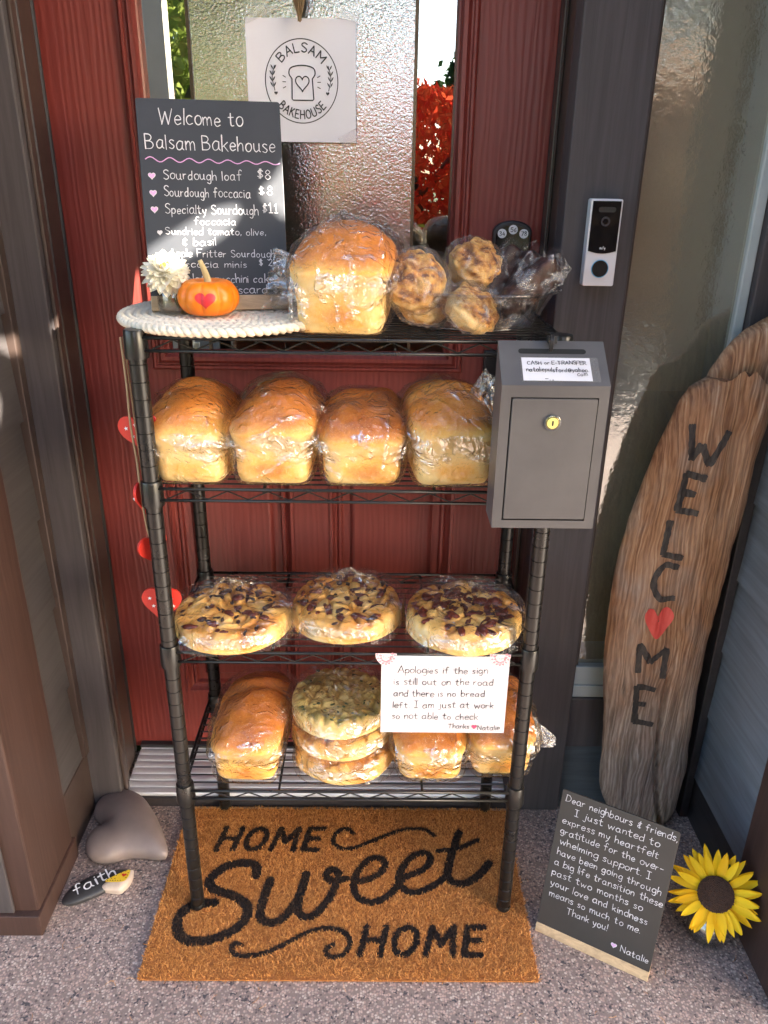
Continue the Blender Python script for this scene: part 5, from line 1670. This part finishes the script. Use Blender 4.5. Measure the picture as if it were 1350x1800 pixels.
M_COIRBASE = plain('coir_base', rgb(.28, .10, .025), rgb(.40, .16, .04), .9, 150)
dm = thing('doormat', 'orange brown coir doormat with black lettering under the rack', 'doormat', (-.016, .055, 0))
g = MB(); g.box((MX0 + .002, MY0 + .003, .001), (MX1 - .002, MY1 - .002, MT - .004))
mk('backing', g, M_COIRBASE, dm)
gx_, gy2 = np.meshgrid(np.arange(MX0, MX1, .003), np.arange(MY0, MY1, .003), indexing='ij')
ni, nj = gx_.shape
ii, jj = np.meshgrid(np.arange(ni - 1), np.arange(nj - 1), indexing='ij')
fq = np.stack([ii * nj + jj, (ii + 1) * nj + jj, (ii + 1) * nj + jj + 1, ii * nj + jj + 1], -1).reshape(-1, 4)
gv = np.stack([gx_, gy2, np.full(gx_.shape, MT - .0036)], -1).reshape(-1, 3)
mk('tufted_base', (gv, fq, inked(gv[fq].mean(1)[:, :2]).astype(int)), [M_COIRBASE, plain('black_tufts', rgb(.008, .006, .006), None, .9)], dm)
q = np.random.default_rng(12)
NF = 72000
xy = np.stack([q.uniform(MX0, MX1, NF), q.uniform(MY0, MY1, NF)], 1)
edge_ = np.minimum(np.minimum(xy[:, 0] - MX0, MX1 - xy[:, 0]), np.minimum(xy[:, 1] - MY0, MY1 - xy[:, 1]))
hgt = q.uniform(.6, 1.15, NF) * (MT + .001 - .0075)
lean = q.normal(0, .0032, (NF, 2))
lean[(edge_ < .004) & (xy[:, 1] < MY0 + .004)] += [0, -.003]
black = inked(xy + lean * .5 + q.normal(0, .0012, (NF, 2)))
an = q.uniform(0, 6.283, NF)
wd = q.uniform(.00045, .00085, NF)
dv = np.stack([np.cos(an), np.sin(an)], 1) * wd[:, None]
b0 = np.concatenate([xy - dv, np.full((NF, 1), MT - .0042)], 1)
b1 = np.concatenate([xy + dv, np.full((NF, 1), MT - .0042)], 1)
t1 = np.concatenate([xy + lean + dv * .5, (MT - .004 + hgt)[:, None]], 1)
t0 = np.concatenate([xy + lean - dv * .5, (MT - .004 + hgt)[:, None]], 1)
V = np.stack([b0, b1, t1, t0], 1).reshape(-1, 3)
mk('coir_pile', (V, np.arange(4 * NF).reshape(NF, 4), black.astype(int)), [M_COIR, M_COIRB], dm)

# ------------------------------------------------------------------ heart stone, painted pebbles
M_STONE = plain('grey_heart_stone', rgb(.165, .13, .12), rgb(.24, .192, .178), .42, 9, (1, 1, 1), .12, 130, spec=.5)
ho_ = cr([(-.574, .222), (-.583, .252), (-.566, .285), (-.53, .298), (-.487, .278), (-.45, .235), (-.415, .18), (-.388, .122), (-.398, .108), (-.43, .113), (-.475, .113), (-.51, .098), (-.545, .105), (-.566, .135), (-.566, .168), (-.552, .196)], 7, True)
hc = np.array([-.492, .195])
rel = ho_ - hc
ang = np.arctan2(rel[:, 1], rel[:, 0]); o_ = np.argsort(ang)
ang, rad_ = ang[o_], np.hypot(rel[:, 0], rel[:, 1])[o_]
nt, nz = 120, 40
a = np.linspace(-math.pi, math.pi, nt, endpoint=False)
R0 = np.interp(a, np.concatenate([ang - 2 * math.pi, ang, ang + 2 * math.pi]), np.tile(rad_, 3))
P = []
for i in range(nz):
    s = i / (nz - 1)
    if s < .3:
        k = s / .3
        sc, z = .90 + .10 * math.sin(k * math.pi / 2), .020 * k
    else:
        k = (s - .3) / .7
        sc, z = math.cos(k * math.pi / 2), .020 + .036 * math.sin(k * math.pi / 2) ** .9
    bl_ = .35 + .65 * sc
    Rm = R0 * bl_ + R0.mean() * (1 - bl_)
    P.append(np.stack([hc[0] + sc * Rm * np.cos(a), hc[1] + sc * Rm * np.sin(a), np.full(nt, z + .0005)], 1))
P = np.array(P)
gx = P[..., 0] - (-.556); gy = P[..., 1] - .203
along = gx * .75 - gy * .66; acr = gx * .66 + gy * .75
P[..., 2] -= .020 * np.exp(-(acr / .020) ** 2) * np.exp(-np.clip(along, 0, 1) / .045) * np.clip((P[..., 2] - .012) / .03, 0, 1)
tag(mk('heart_stone', (P.reshape(-1, 3), ring_faces(nz, nt)), M_STONE, smooth=True), 'large smooth grey heart shaped stone on the ground by the left column', 'stone')

def pebble(name, label, cat, outline, h, m, seed):
    o = cr(outline, 6, True)
    c = o.mean(0); nz = 18
    P = []
    for i in range(nz):
        s = i / (nz - 1)
        if s < .35:
            k = s / .35; sc, z = .93 + .07 * k, h * .55 * k
        else:
            k = (s - .35) / .65; sc, z = math.cos(k * math.pi / 2) ** .75, h * (.55 + .45 * math.sin(k * math.pi / 2))
        q = c + (o - c) * sc
        P.append(np.concatenate([q, np.full((len(q), 1), z + .0005)], 1))
    P = np.array(P)
    P[..., 2] += pnoise(P * 40 + seed) * .0008 * (P[..., 2] > .002)
    t = thing(name, label, cat, (c[0], c[1], 0))
    mk('stone', (P.reshape(-1, 3), ring_faces(*P.shape[:2])), m, t, smooth=True)
    return t
fa = pebble('faith_pebble', 'flat black pebble with a white painted word near the column', 'pebble', [(-.572, .020), (-.560, .048), (-.53, .073), (-.495, .087), (-.462, .088), (-.458, .076), (-.478, .050), (-.512, .024), (-.545, .006), (-.567, .004)], .014, plain('black_slate', rgb(.022, .022, .024), rgb(.04, .04, .042), .5, 30, (1, 1, 1), .2, 160), 2)
e_ = np.array([.80, .60]); n_ = np.array([-.60, .80]); c_ = np.array([-.552, .026])
ink = Ink(lambda u, v, h: np.array([*(c_ + e_ * u + n_ * v), .0146 + h]))
ink.text('faith', 0, .082, -.008, .026, .0034, 0)
mk('painted_word', ink.mb, M_WHITE, fa)
yp = pebble('yellow_pebble', 'small wedge pebble painted yellow with a red heart, on the black pebble', 'pebble', [(-.503, .044), (-.490, .060), (-.468, .077), (-.452, .084), (-.4475, .074), (-.449, .056), (-.457, .041), (-.464, .033), (-.480, .034), (-.497, .037)], .019, plain('bare_stone', rgb(.46, .36, .28), rgb(.55, .46, .38), .7, 40), 4)
yf = lambda u, v, h: np.array([u, v, .0196 + h])
ink = Ink(yf)
ink.fill(cr([(-.497, .049), (-.482, .063), (-.464, .0745), (-.4545, .077), (-.4535, .062), (-.459, .050), (-.475, .0475)], 5, True), 0)
ink.fill(heart2(20, .0105) * np.array([1, .9]) + [-.4635, .064], 1)
for p in [(-.492, .0505), (-.487, .0510), (-.482, .0507), (-.477, .0512), (-.472, .0508), (-.467, .0512), (-.479, .0555), (-.486, .0562), (-.4575, .058), (-.4565, .064), (-.4565, .070), (-.462, .073), (-.470, .069), (-.478, .063)]:
    ink.fill([(p[0] + .0011 * math.cos(w), p[1] + .0011 * math.sin(w)) for w in np.linspace(0, 6.28, 8, endpoint=False)], 2)
mk('painted_pattern', ink.mb, [plain('yellow_paint', rgb(.78, .48, .02), rgb(.82, .58, .05), .5, 120), plain('heart_red', rgb(.6, .03, .02), None, .5), M_INK], yp)

# ------------------------------------------------------------------ heart garland on the rack's front left post
M_HRED = plain('red_painted_wood', rgb(.50, .018, .012), rgb(.60, .04, .022), .45, 30, (1, 1, .2), .15, 160)
gar = thing('heart_garland', 'twine garland with red wooden hearts and bells hanging beside the left rack post', 'garland', (-.315, .02, .66))
g = MB()
gy_ = .014
g.tube(cr([(-.3255, gy_, 1.118), (-.3245, gy_, 1.05), (-.3245, gy_ - .004, .99), (-.3225, gy_, .93), (-.3225, gy_, .88), (-.3190, gy_, .82), (-.3155, gy_, .80), (-.3105, gy_ - .003, .77), (-.3085, gy_, .72), (-.3075, gy_, .700)], 6), .0018, 6)
g.tube(cr([(-.3225, gy_ + .004, 1.118), (-.3205, gy_ + .004, 1.02), (-.3175, gy_ + .004, .90), (-.3130, gy_ + .004, .80), (-.3085, gy_ + .004, .705)], 6), .0015, 6)
mk('twine', g, M_TWINE, gar)
def flat_heart(cx, cz, s, yaw, roll, stars, seed):
    h = heart2(40, s); h[:, 1] *= 1.12
    cy_, sy_ = math.cos(yaw), math.sin(yaw); cr_, sr_ = math.cos(roll), math.sin(roll)
    def fn(u, v, d):
        u2, v2 = u * cr_ - v * sr_, u * sr_ + v * cr_
        return np.array([cx + u2 * cy_ + d * sy_, gy_ + .010 + u2 * sy_ - d * cy_, cz + v2])
    g = MB(); g.prism([tuple(p) for p in h], fn, -.002, .002)
    o = mk('wooden_heart', g, M_HRED, gar, bevel=.0006)
    if stars:
        ink = Ink(lambda u, v, h_: fn(u, v, .002 + h_))
        for (a_, b_) in ((-.30, .22), (-.05, .26), (.24, .22), (-.20, 0), (.06, .04), (.30, .02), (-.05, -.2), (.12, -.15), (0, -.36)):
            rr = s * .055
            ink.fill([(a_ * s + rr * (1 if k % 2 == 0 else .45) * math.sin(k * math.pi / 5), b_ * s + rr * (1 if k % 2 == 0 else .45) * math.cos(k * math.pi / 5)) for k in range(10)])
        mk('white_stars', ink.mb, M_WHITE, o)
flat_heart(-.3145, .970, .064, -.15, .25, True, 1)
flat_heart(-.322, .868, .054, 1.35, -.1, False, 2)
flat_heart(-.316, .776, .056, .95, .1, False, 3)
flat_heart(-.3125, .674, .064, .1, -.1, True, 4)
M_BELL = plain('silver_bell', rgb(.62, .62, .62), None, .18, metal=1)
for x, z in ((-.3290, .872), (-.3085, .775)):
    g = MB(); g.lathe((x, gy_ - .006, z), [(.0001, -.0045)] + [(.0046 * math.sin(t), -.0046 * math.cos(t)) for t in np.linspace(.3, math.pi - .25, 10)] + [(.0012, .0058), (.0001, .006)], 14)
    mk('bell', g, M_BELL, gar, smooth=True)

# ------------------------------------------------------------------ driftwood welcome board
def driftwood_mat():
    n = NT('weathered_driftwood')
    v = n.obj((1, 1, 1))
    dn = n.n('ShaderNodeTexNoise'); dn.inputs['Scale'].default_value = 7; dn.inputs['Detail'].default_value = 3; n.l(n.obj((1, 1, .45)), dn.inputs['Vector'])
    ad = n.n('ShaderNodeVectorMath', operation='MULTIPLY_ADD'); n.l(dn.outputs['Color'], ad.inputs[0]); ad.inputs[1].default_value = (.055, .055, .06); n.l(v, ad.inputs[2])
    mp = n.n('ShaderNodeMapping'); mp.inputs['Scale'].default_value = (120, 50, 6); mp.inputs['Rotation'].default_value = (0, R_(9), 0); n.l(ad.outputs[0], mp.inputs[0])
    g1 = n.noise(mp.outputs[0], 1.0, 6, .62, .6)
    mp2 = n.n('ShaderNodeMapping'); mp2.inputs['Scale'].default_value = (330, 120, 14); mp2.inputs['Rotation'].default_value = (0, R_(9), 0); n.l(ad.outputs[0], mp2.inputs[0])
    g2 = n.noise(mp2.outputs[0], 1.0, 3, .6, .3)
    wv = n.n('ShaderNodeTexWave', wave_type='BANDS', bands_direction='X')
    mp3 = n.n('ShaderNodeMapping'); mp3.inputs['Scale'].default_value = (1, .6, .10); mp3.inputs['Rotation'].default_value = (0, R_(9), 0); n.l(ad.outputs[0], mp3.inputs[0]); n.l(mp3.outputs[0], wv.inputs['Vector'])
    wv.inputs['Scale'].default_value = 42; wv.inputs['Distortion'].default_value = 11; wv.inputs['Detail'].default_value = 4; wv.inputs['Detail Scale'].default_value = 1.6; wv.inputs['Detail Roughness'].default_value = .6
    f = n.math('ADD', n.math('ADD', n.math('MULTIPLY', g1, .55), n.math('MULTIPLY', g2, .25)), n.math('ADD', n.math('MULTIPLY', wv.outputs['Fac'], .15), .04))
    warm = n.ramp(f, [(.28, rgb(.085, .036, .018)), (.45, rgb(.22, .104, .050)), (.58, rgb(.34, .18, .090)), (.76, rgb(.54, .36, .22))])
    grey = n.ramp(f, [(.26, rgb(.085, .062, .05)), (.45, rgb(.20, .155, .12)), (.58, rgb(.30, .24, .195)), (.76, rgb(.50, .44, .38))])
    sx = n.n('ShaderNodeSeparateXYZ'); n.l(v, sx.inputs[0])
    lowz = n.ramp(n.math('ADD', sx.outputs[2], n.math('MULTIPLY', n.noise(v, 9, 4), .35)), [(.40, (1, 1, 1)), (.70, (0, 0, 0))])
    patch = n.ramp(n.noise(n.obj((1, 1, .5)), 11, 4), [(.52, (0, 0, 0)), (.70, (.8, .8, .8))])
    fac = n.n('ShaderNodeMix', data_type='RGBA', blend_type='LIGHTEN'); fac.inputs[0].default_value = 1; n.l(lowz, fac.inputs[6]); n.l(patch, fac.inputs[7])
    col = n.mix(fac.outputs[2], warm, grey)
    ck = n.ramp(n.noise(n.obj((46, 22, 2.4), (0, R_(9), 0)), 1.0, 4, .6, .5), [(.30, (1, 1, 1)), (.36, (0, 0, 0))])
    col = n.mix(n.math('MULTIPLY', ck, .75), col, rgb(.035, .020, .013))
    pale = n.ramp(n.noise(n.obj((9, 9, 3.2)), 1.0, 4, .6), [(.52, (0, 0, 0)), (.72, (.55, .55, .55))])
    col = n.mix(pale, col, n.mix(.5, col, rgb(.62, .50, .38)))
    nm = n.bump(n.math('SUBTRACT', f, n.math('MULTIPLY', ck, .6)), .55, .003)
    return n.done(n.pbsdf(col, .62, 0, nm, .3))
M_DRIFT = driftwood_mat()
dz = np.array([0.001, .04, .11, .16, .24, .32, .40, .46, .53, .60, .66, .745, .80, .89, .93, .98, 1.012, 1.030])
dl = np.array([.588, .566, .538, .532, .530, .521, .510, .504, .502, .501, .503, .513, .524, .545, .558, .572, .585, .612])
dr2 = np.array([.690, .712, .718, .720, .716, .711, .708, .708, .712, .716, .719, .724, .727, .731, .734, .737, .738, .728])
zs_ = np.linspace(.001, 1.030, 150)
lo_, hi_ = np.interp(zs_, dz, dl), np.interp(zs_, dz, dr2)
ker = np.hanning(9); ker /= ker.sum()
sm = lambda x: np.concatenate([x[:4], np.convolve(x, ker, 'valid'), x[-4:]])
lo_, hi_ = sm(lo_), sm(hi_)
lo_ = lo_ + .0022 * fbm(np.stack([zs_ * 14, zs_ * 0, zs_ * 0 + 3], -1), 3); hi_ = hi_ + .003 * fbm(np.stack([zs_ * 11, zs_ * 0, zs_ * 0 + 8], -1), 3)
YC = .232
def drift_front(u, z, x):
    """front surface depth at relative width u in (-1, 1)"""
    prof = np.maximum(1 - np.abs(u) ** 3.0, 0) ** .5
    rel = .006 * fbm(np.stack([x * 26, x * 0 + 1, z * 3.2], -1), 3) + .0022 * ridged(np.stack([x * 60 + .6 * np.sin(z * 9), x * 0, z * 5], -1), 2)
    groove = .020 * np.exp(-((x - (.640 - .10 * np.clip(.42 - z, 0, 1) * -1 - .02 * np.sin(z * 7))) / .0045) ** 2) * sstep(.52, .30, z)
    return YC - prof * (.026 + rel) + groove
nu = 90
th = np.linspace(0, 2 * math.pi, 2 * nu, endpoint=False)
P = np.zeros((len(zs_), 2 * nu, 3))
for i, z in enumerate(zs_):
    c, h = (lo_[i] + hi_[i]) / 2, (hi_[i] - lo_[i]) / 2
    u = np.cos(th)
    front = np.sin(th) < 0
    x = c + u * h
    yf_ = drift_front(u, np.full_like(u, z), x)
    yb_ = YC + .014 * np.maximum(1 - np.abs(u) ** 4, 0) ** .5
    y = np.where(front, yf_, yb_)
    edge = .0
    zz_ = np.full_like(u, z)
    if z > .95:   # broken, scalloped top edge
        zz_ = z + sstep(.95, 1.03, z) * (.010 * np.sin((u + .2) * 5.2) - .014 * np.exp(-((u - .10) / .10) ** 2) - .02 * np.abs(u) ** 3)
    P[i] = np.stack([x, y, zz_], 1)
g = MB()
g.add(P.reshape(-1, 3), ring_faces(len(zs_), 2 * nu).tolist())
g.add(P[-1], [list(range(2 * nu))]); g.add(P[0], [list(range(2 * nu))[::-1]])
drift = thing('welcome_driftwood', 'tall driftwood plank painted with a vertical welcome and red heart', 'wooden sign', (.63, YC, 0))
mk('plank', g, M_DRIFT, drift, smooth=True)
zs2 = np.linspace(.90, 1.135, 60)
l2 = .004 + np.interp(zs2, [.90, 1.0, 1.03, 1.06, 1.085, 1.10, 1.115, 1.135], [.60, .612, .618, .634, .650, .668, .692, .725]); h2 = np.interp(zs2, [.9, 1.135], [.735, .748])
P = np.zeros((60, 80, 3)); th = np.linspace(0, 2 * math.pi, 80, endpoint=False)
for i, z in enumerate(zs2):
    x = (l2[i] + h2[i]) / 2 + np.cos(th) * (h2[i] - l2[i]) / 2 + .003 * pnoise(np.stack([th * 0 + z * 20, th * 0, th * 0], -1))
    y = YC + .012 + np.sin(th) * .022 + .005 * fbm(np.stack([x * 30, th * 0, th * 0 + z * 8], -1), 3)
    P[i] = np.stack([x, y, np.full(80, z)], 1)
g = MB(); g.add(P.reshape(-1, 3), ring_faces(60, 80).tolist()); g.add(P[-1], [list(range(80))])
mk('upper_knot', g, M_DRIFT, drift, smooth=True)
def on_drift(x, z, h):
    lo, hi = np.interp(z, zs_, lo_), np.interp(z, zs_, hi_)
    u = np.clip((x - (lo + hi) / 2) / ((hi - lo) / 2), -.999, .999)
    y = drift_front(np.array([u]), np.array([z]), np.array([x]))[0]
    return np.array([x, y - h, z])
ink = Ink(on_drift, .0015)
WW = .0115
M_WORN = plain('worn_black_paint', rgb(.012, .012, .013), rgb(.06, .045, .035), .6, 190, (1, 1, .3), .4, 250)
for lt in ([[(0.593, 0.94), (0.597, 0.909), (0.601, 0.878)], [(0.601, 0.878), (0.615, 0.904)], [(0.615, 0.904), (0.633, 0.868)], [(0.633, 0.868), (0.658, 0.929)]],
           [[(0.596, 0.85), (0.594, 0.815), (0.59, 0.779)], [(0.596, 0.85), (0.631, 0.842)], [(0.594, 0.815), (0.618, 0.81)], [(0.59, 0.779), (0.628, 0.774)]],
           [[(0.582, 0.757), (0.579, 0.689)], [(0.579, 0.689), (0.616, 0.682)]],
           [[(0.612, 0.662), (0.588, 0.666), (0.574, 0.645), (0.572, 0.621), (0.588, 0.594), (0.615, 0.595)]],
           [[(0.569, 0.426), (0.564, 0.491)], [(0.564, 0.491), (0.591, 0.449)], [(0.591, 0.449), (0.62, 0.479)], [(0.62, 0.479), (0.622, 0.41)]],
           [[(0.572, 0.392), (0.58, 0.303)], [(0.572, 0.392), (0.611, 0.381)], [(0.576, 0.348), (0.596, 0.345)], [(0.58, 0.303), (0.618, 0.296)]]):
    ink = Ink(on_drift, .0012)
    for p in lt:
        q_ = resample(cr(p, 8), .003)
        w_ = WW * (.90 + .5 * np.abs(pnoise(np.concatenate([q_ * 60, q_[:, :1]], 1))))
        t_ = np.gradient(q_, axis=0); t_ /= np.linalg.norm(t_, axis=1, keepdims=True) + 1e-9
        for off in (-.32, 0, .32):     # split lengthwise so that the paint follows the relief
            ink.h = max(ink.h, .0012)
            ink.stroke(q_ + np.stack([-t_[:, 1], t_[:, 0]], 1) * (w_ * off)[:, None], w_ * .42, 0)
    mk('painted_letter', ink.mb, M_WORN, drift)
hp = cr([(0.589, 0.557), (0.597, 0.572), (0.609, 0.574), (0.62, 0.558), (0.615, 0.536), (0.595, 0.504), (0.573, 0.532), (0.564, 0.555), (0.569, 0.571), (0.58, 0.570)], 6, True)
vs = []
hcen = np.array([.592, .545])
for k in range(10):
    for p in hp:
        q_ = hcen + (p - hcen) * (1 - k / 9.5)
        vs.append(on_drift(q_[0], q_[1], .0018))
n_ = len(hp)
g = MB(); g.add(vs, [(k * n_ + j, k * n_ + (j + 1) % n_, (k + 1) * n_ + (j + 1) % n_, (k + 1) * n_ + j) for k in range(9) for j in range(n_)])
mk('painted_heart', g, plain('faded_red_paint', rgb(.56, .05, .035), rgb(.66, .09, .07), .55, 60, (1, 1, .3), .3, 200), drift, smooth=True)

# ------------------------------------------------------------------ sunflower in its glass
vc = (.680, -.052, .0005)
vase = thing('bud_vase', 'small round clear glass vase under the sunflower', 'vase', vc)
g = MB(); g.lathe(vc, [(.0001, 0), (.024, 0), (.031, .006), (.035, .020), (.033, .036), (.025, .050), (.019, .060), (.020, .070), (.0215, .072), (.0195, .0725), (.0165, .061), (.0225, .049), (.031, .035), (.033, .020), (.029, .007), (.022, .003), (.0001, .003)], 44)
mk('glass', g, M_CLEAR, vase, smooth=True)
g = MB(); g.lathe(vc, [(.0001, .0035), (.0215, .0036), (.0285, .0075), (.0325, .020), (.0305, .034), (.0001, .034)], 36)
mk('water', g, bpy.data.materials['still_water'], vase, smooth=True)
sc_ = np.array([.668, -.075, .138])
sax = np.array([-.30, -.80, .62]); san = sax / np.linalg.norm(sax)
sf_ = thing('sunflower', 'bright yellow sunflower with dark brown disc in the small vase', 'flower', vc)
g = MB()
petal_ring(g, sc_ - san * .003, san, 25, .054, .0165, -.10, .02, .14, .029, 71, 0, 0, .8, .16)
petal_ring(g, sc_ - san * .001, san, 22, .049, .0155, .10, -.02, .14, .028, 72, 0, .5, .8, .18)
mk('petals', g, petal_mat('sunflower_petals', rgb(.90, .52, .008), rgb(.95, .66, .015), .25), sf_, smooth=True)
e1 = np.cross(san, [0, 0, 1.]); e1 /= np.linalg.norm(e1); e2 = np.cross(san, e1)
g = MB()
n1, n2 = 12, 40
P = np.array([[sc_ + san * (.004 + .007 * math.cos(i / (n1 - 1) * math.pi / 2)) + (e1 * math.cos(a) + e2 * math.sin(a)) * (.0315 * max(.02, math.sin(i / (n1 - 1) * math.pi / 2))) for a in np.linspace(0, 6.283, n2, endpoint=False)] for i in range(n1)])
g.grid(P, 0, False, True)
ds = mk('disc', g, plain('disc_brown', rgb(.022, .010, .007), rgb(.05, .022, .012), .8, 100), sf_, smooth=True)
q = np.random.default_rng(8)
sp = []
for k in range(520):
    r = .0315 * math.sqrt((k + .5) / 520); a = k * 2.39996
    c = .004 + .007 * math.sqrt(max(0, 1 - (r / .0316) ** 2))
    sp.append(tuple(sc_ + san * c + (e1 * math.cos(a) + e2 * math.sin(a)) * r))
mk('florets', blobs(sp, 5, .00115, 1.0), plain('floret_brown', rgb(.03, .012, .007), rgb(.10, .045, .02), .8, 160), ds, smooth=True)
g = MB(); g.tube(cr([tuple(sc_ - san * .004), tuple(sc_ - san * .03 + [0, 0, -.012]), (.682, -.05, .06), (.686, -.046, .006)], 6), .0036, 8)
mk('stem', g, M_STEM, sf_, smooth=True)
g = MB()
g.grid(np.array(sc_ - san * .006 + petal(.075, .034, -.1, .12) @ np.stack([e1 * -.88 + e2 * .2 - san * .2, np.cross(san, e1) * -1, san])), 0)
g.grid(np.array(sc_ - san * .006 + petal(.060, .026, .05, .12) @ np.stack([e2 * -.95 + e1 * -.3, e1, san])), 0)
mk('leaf', g, petal_mat('sunflower_leaf', rgb(.05, .10, .02), rgb(.08, .14, .03), .2), sf_, smooth=True)

# ------------------------------------------------------------------ grit and shed coir on the porch floor
q = np.random.default_rng(77)
N = 260
gx_ = q.uniform(-.58, .74, N); gy2 = q.uniform(-.27, .27, N)
keep = ~((gx_ > MX0 - .004) & (gx_ < MX1 + .004) & (gy2 > MY0 - .004)) & ~((gx_ < -.39) & (gy2 > -.02)) & ~((gx_ > .34) & (gx_ < .56) & (gy2 > -.16) & (gy2 < .06)) & ~(np.hypot(gx_ - .68, gy2 + .052) < .045)
gx_, gy2 = gx_[keep], gy2[keep]
g = MB()
for x, y in zip(gx_, gy2):
    a = q.uniform(0, 6.28)
    if q.uniform() < .45:
        L = q.uniform(.003, .009)
        d = np.array([math.cos(a), math.sin(a), 0]) * L
        g.tube(cr([np.array([x, y, .0012]) - d, np.array([x, y, .0022]) + np.array([-d[1], d[0], 0]) * .25, np.array([x, y, .0012]) + d], 3), .0003, 4, 0)
    else:
        r = q.uniform(.0007, .0019)
        V = np.array([(1, 0, 0), (-1, 0, 0), (0, 1, 0), (0, -1, 0), (0, 0, 1), (0, 0, -.3)]) * r * q.uniform(.6, 1.3, (6, 1)) + [x, y, r * .35]
        g.add(V, [(0, 2, 4), (2, 1, 4), (1, 3, 4), (3, 0, 4), (2, 0, 5), (1, 2, 5), (3, 1, 5), (0, 3, 5)], 1 if q.uniform() < .5 else 2)
gr = tag(mk('floor_grit', g, [M_COIR, plain('pale_grit', rgb(.5, .42, .36), rgb(.7, .64, .58), .8, 300), plain('dark_grit', rgb(.05, .04, .035), None, .9)]), 'loose grit and shed coir fibres scattered on the porch floor', 'grit')
gr['kind'] = 'stuff'
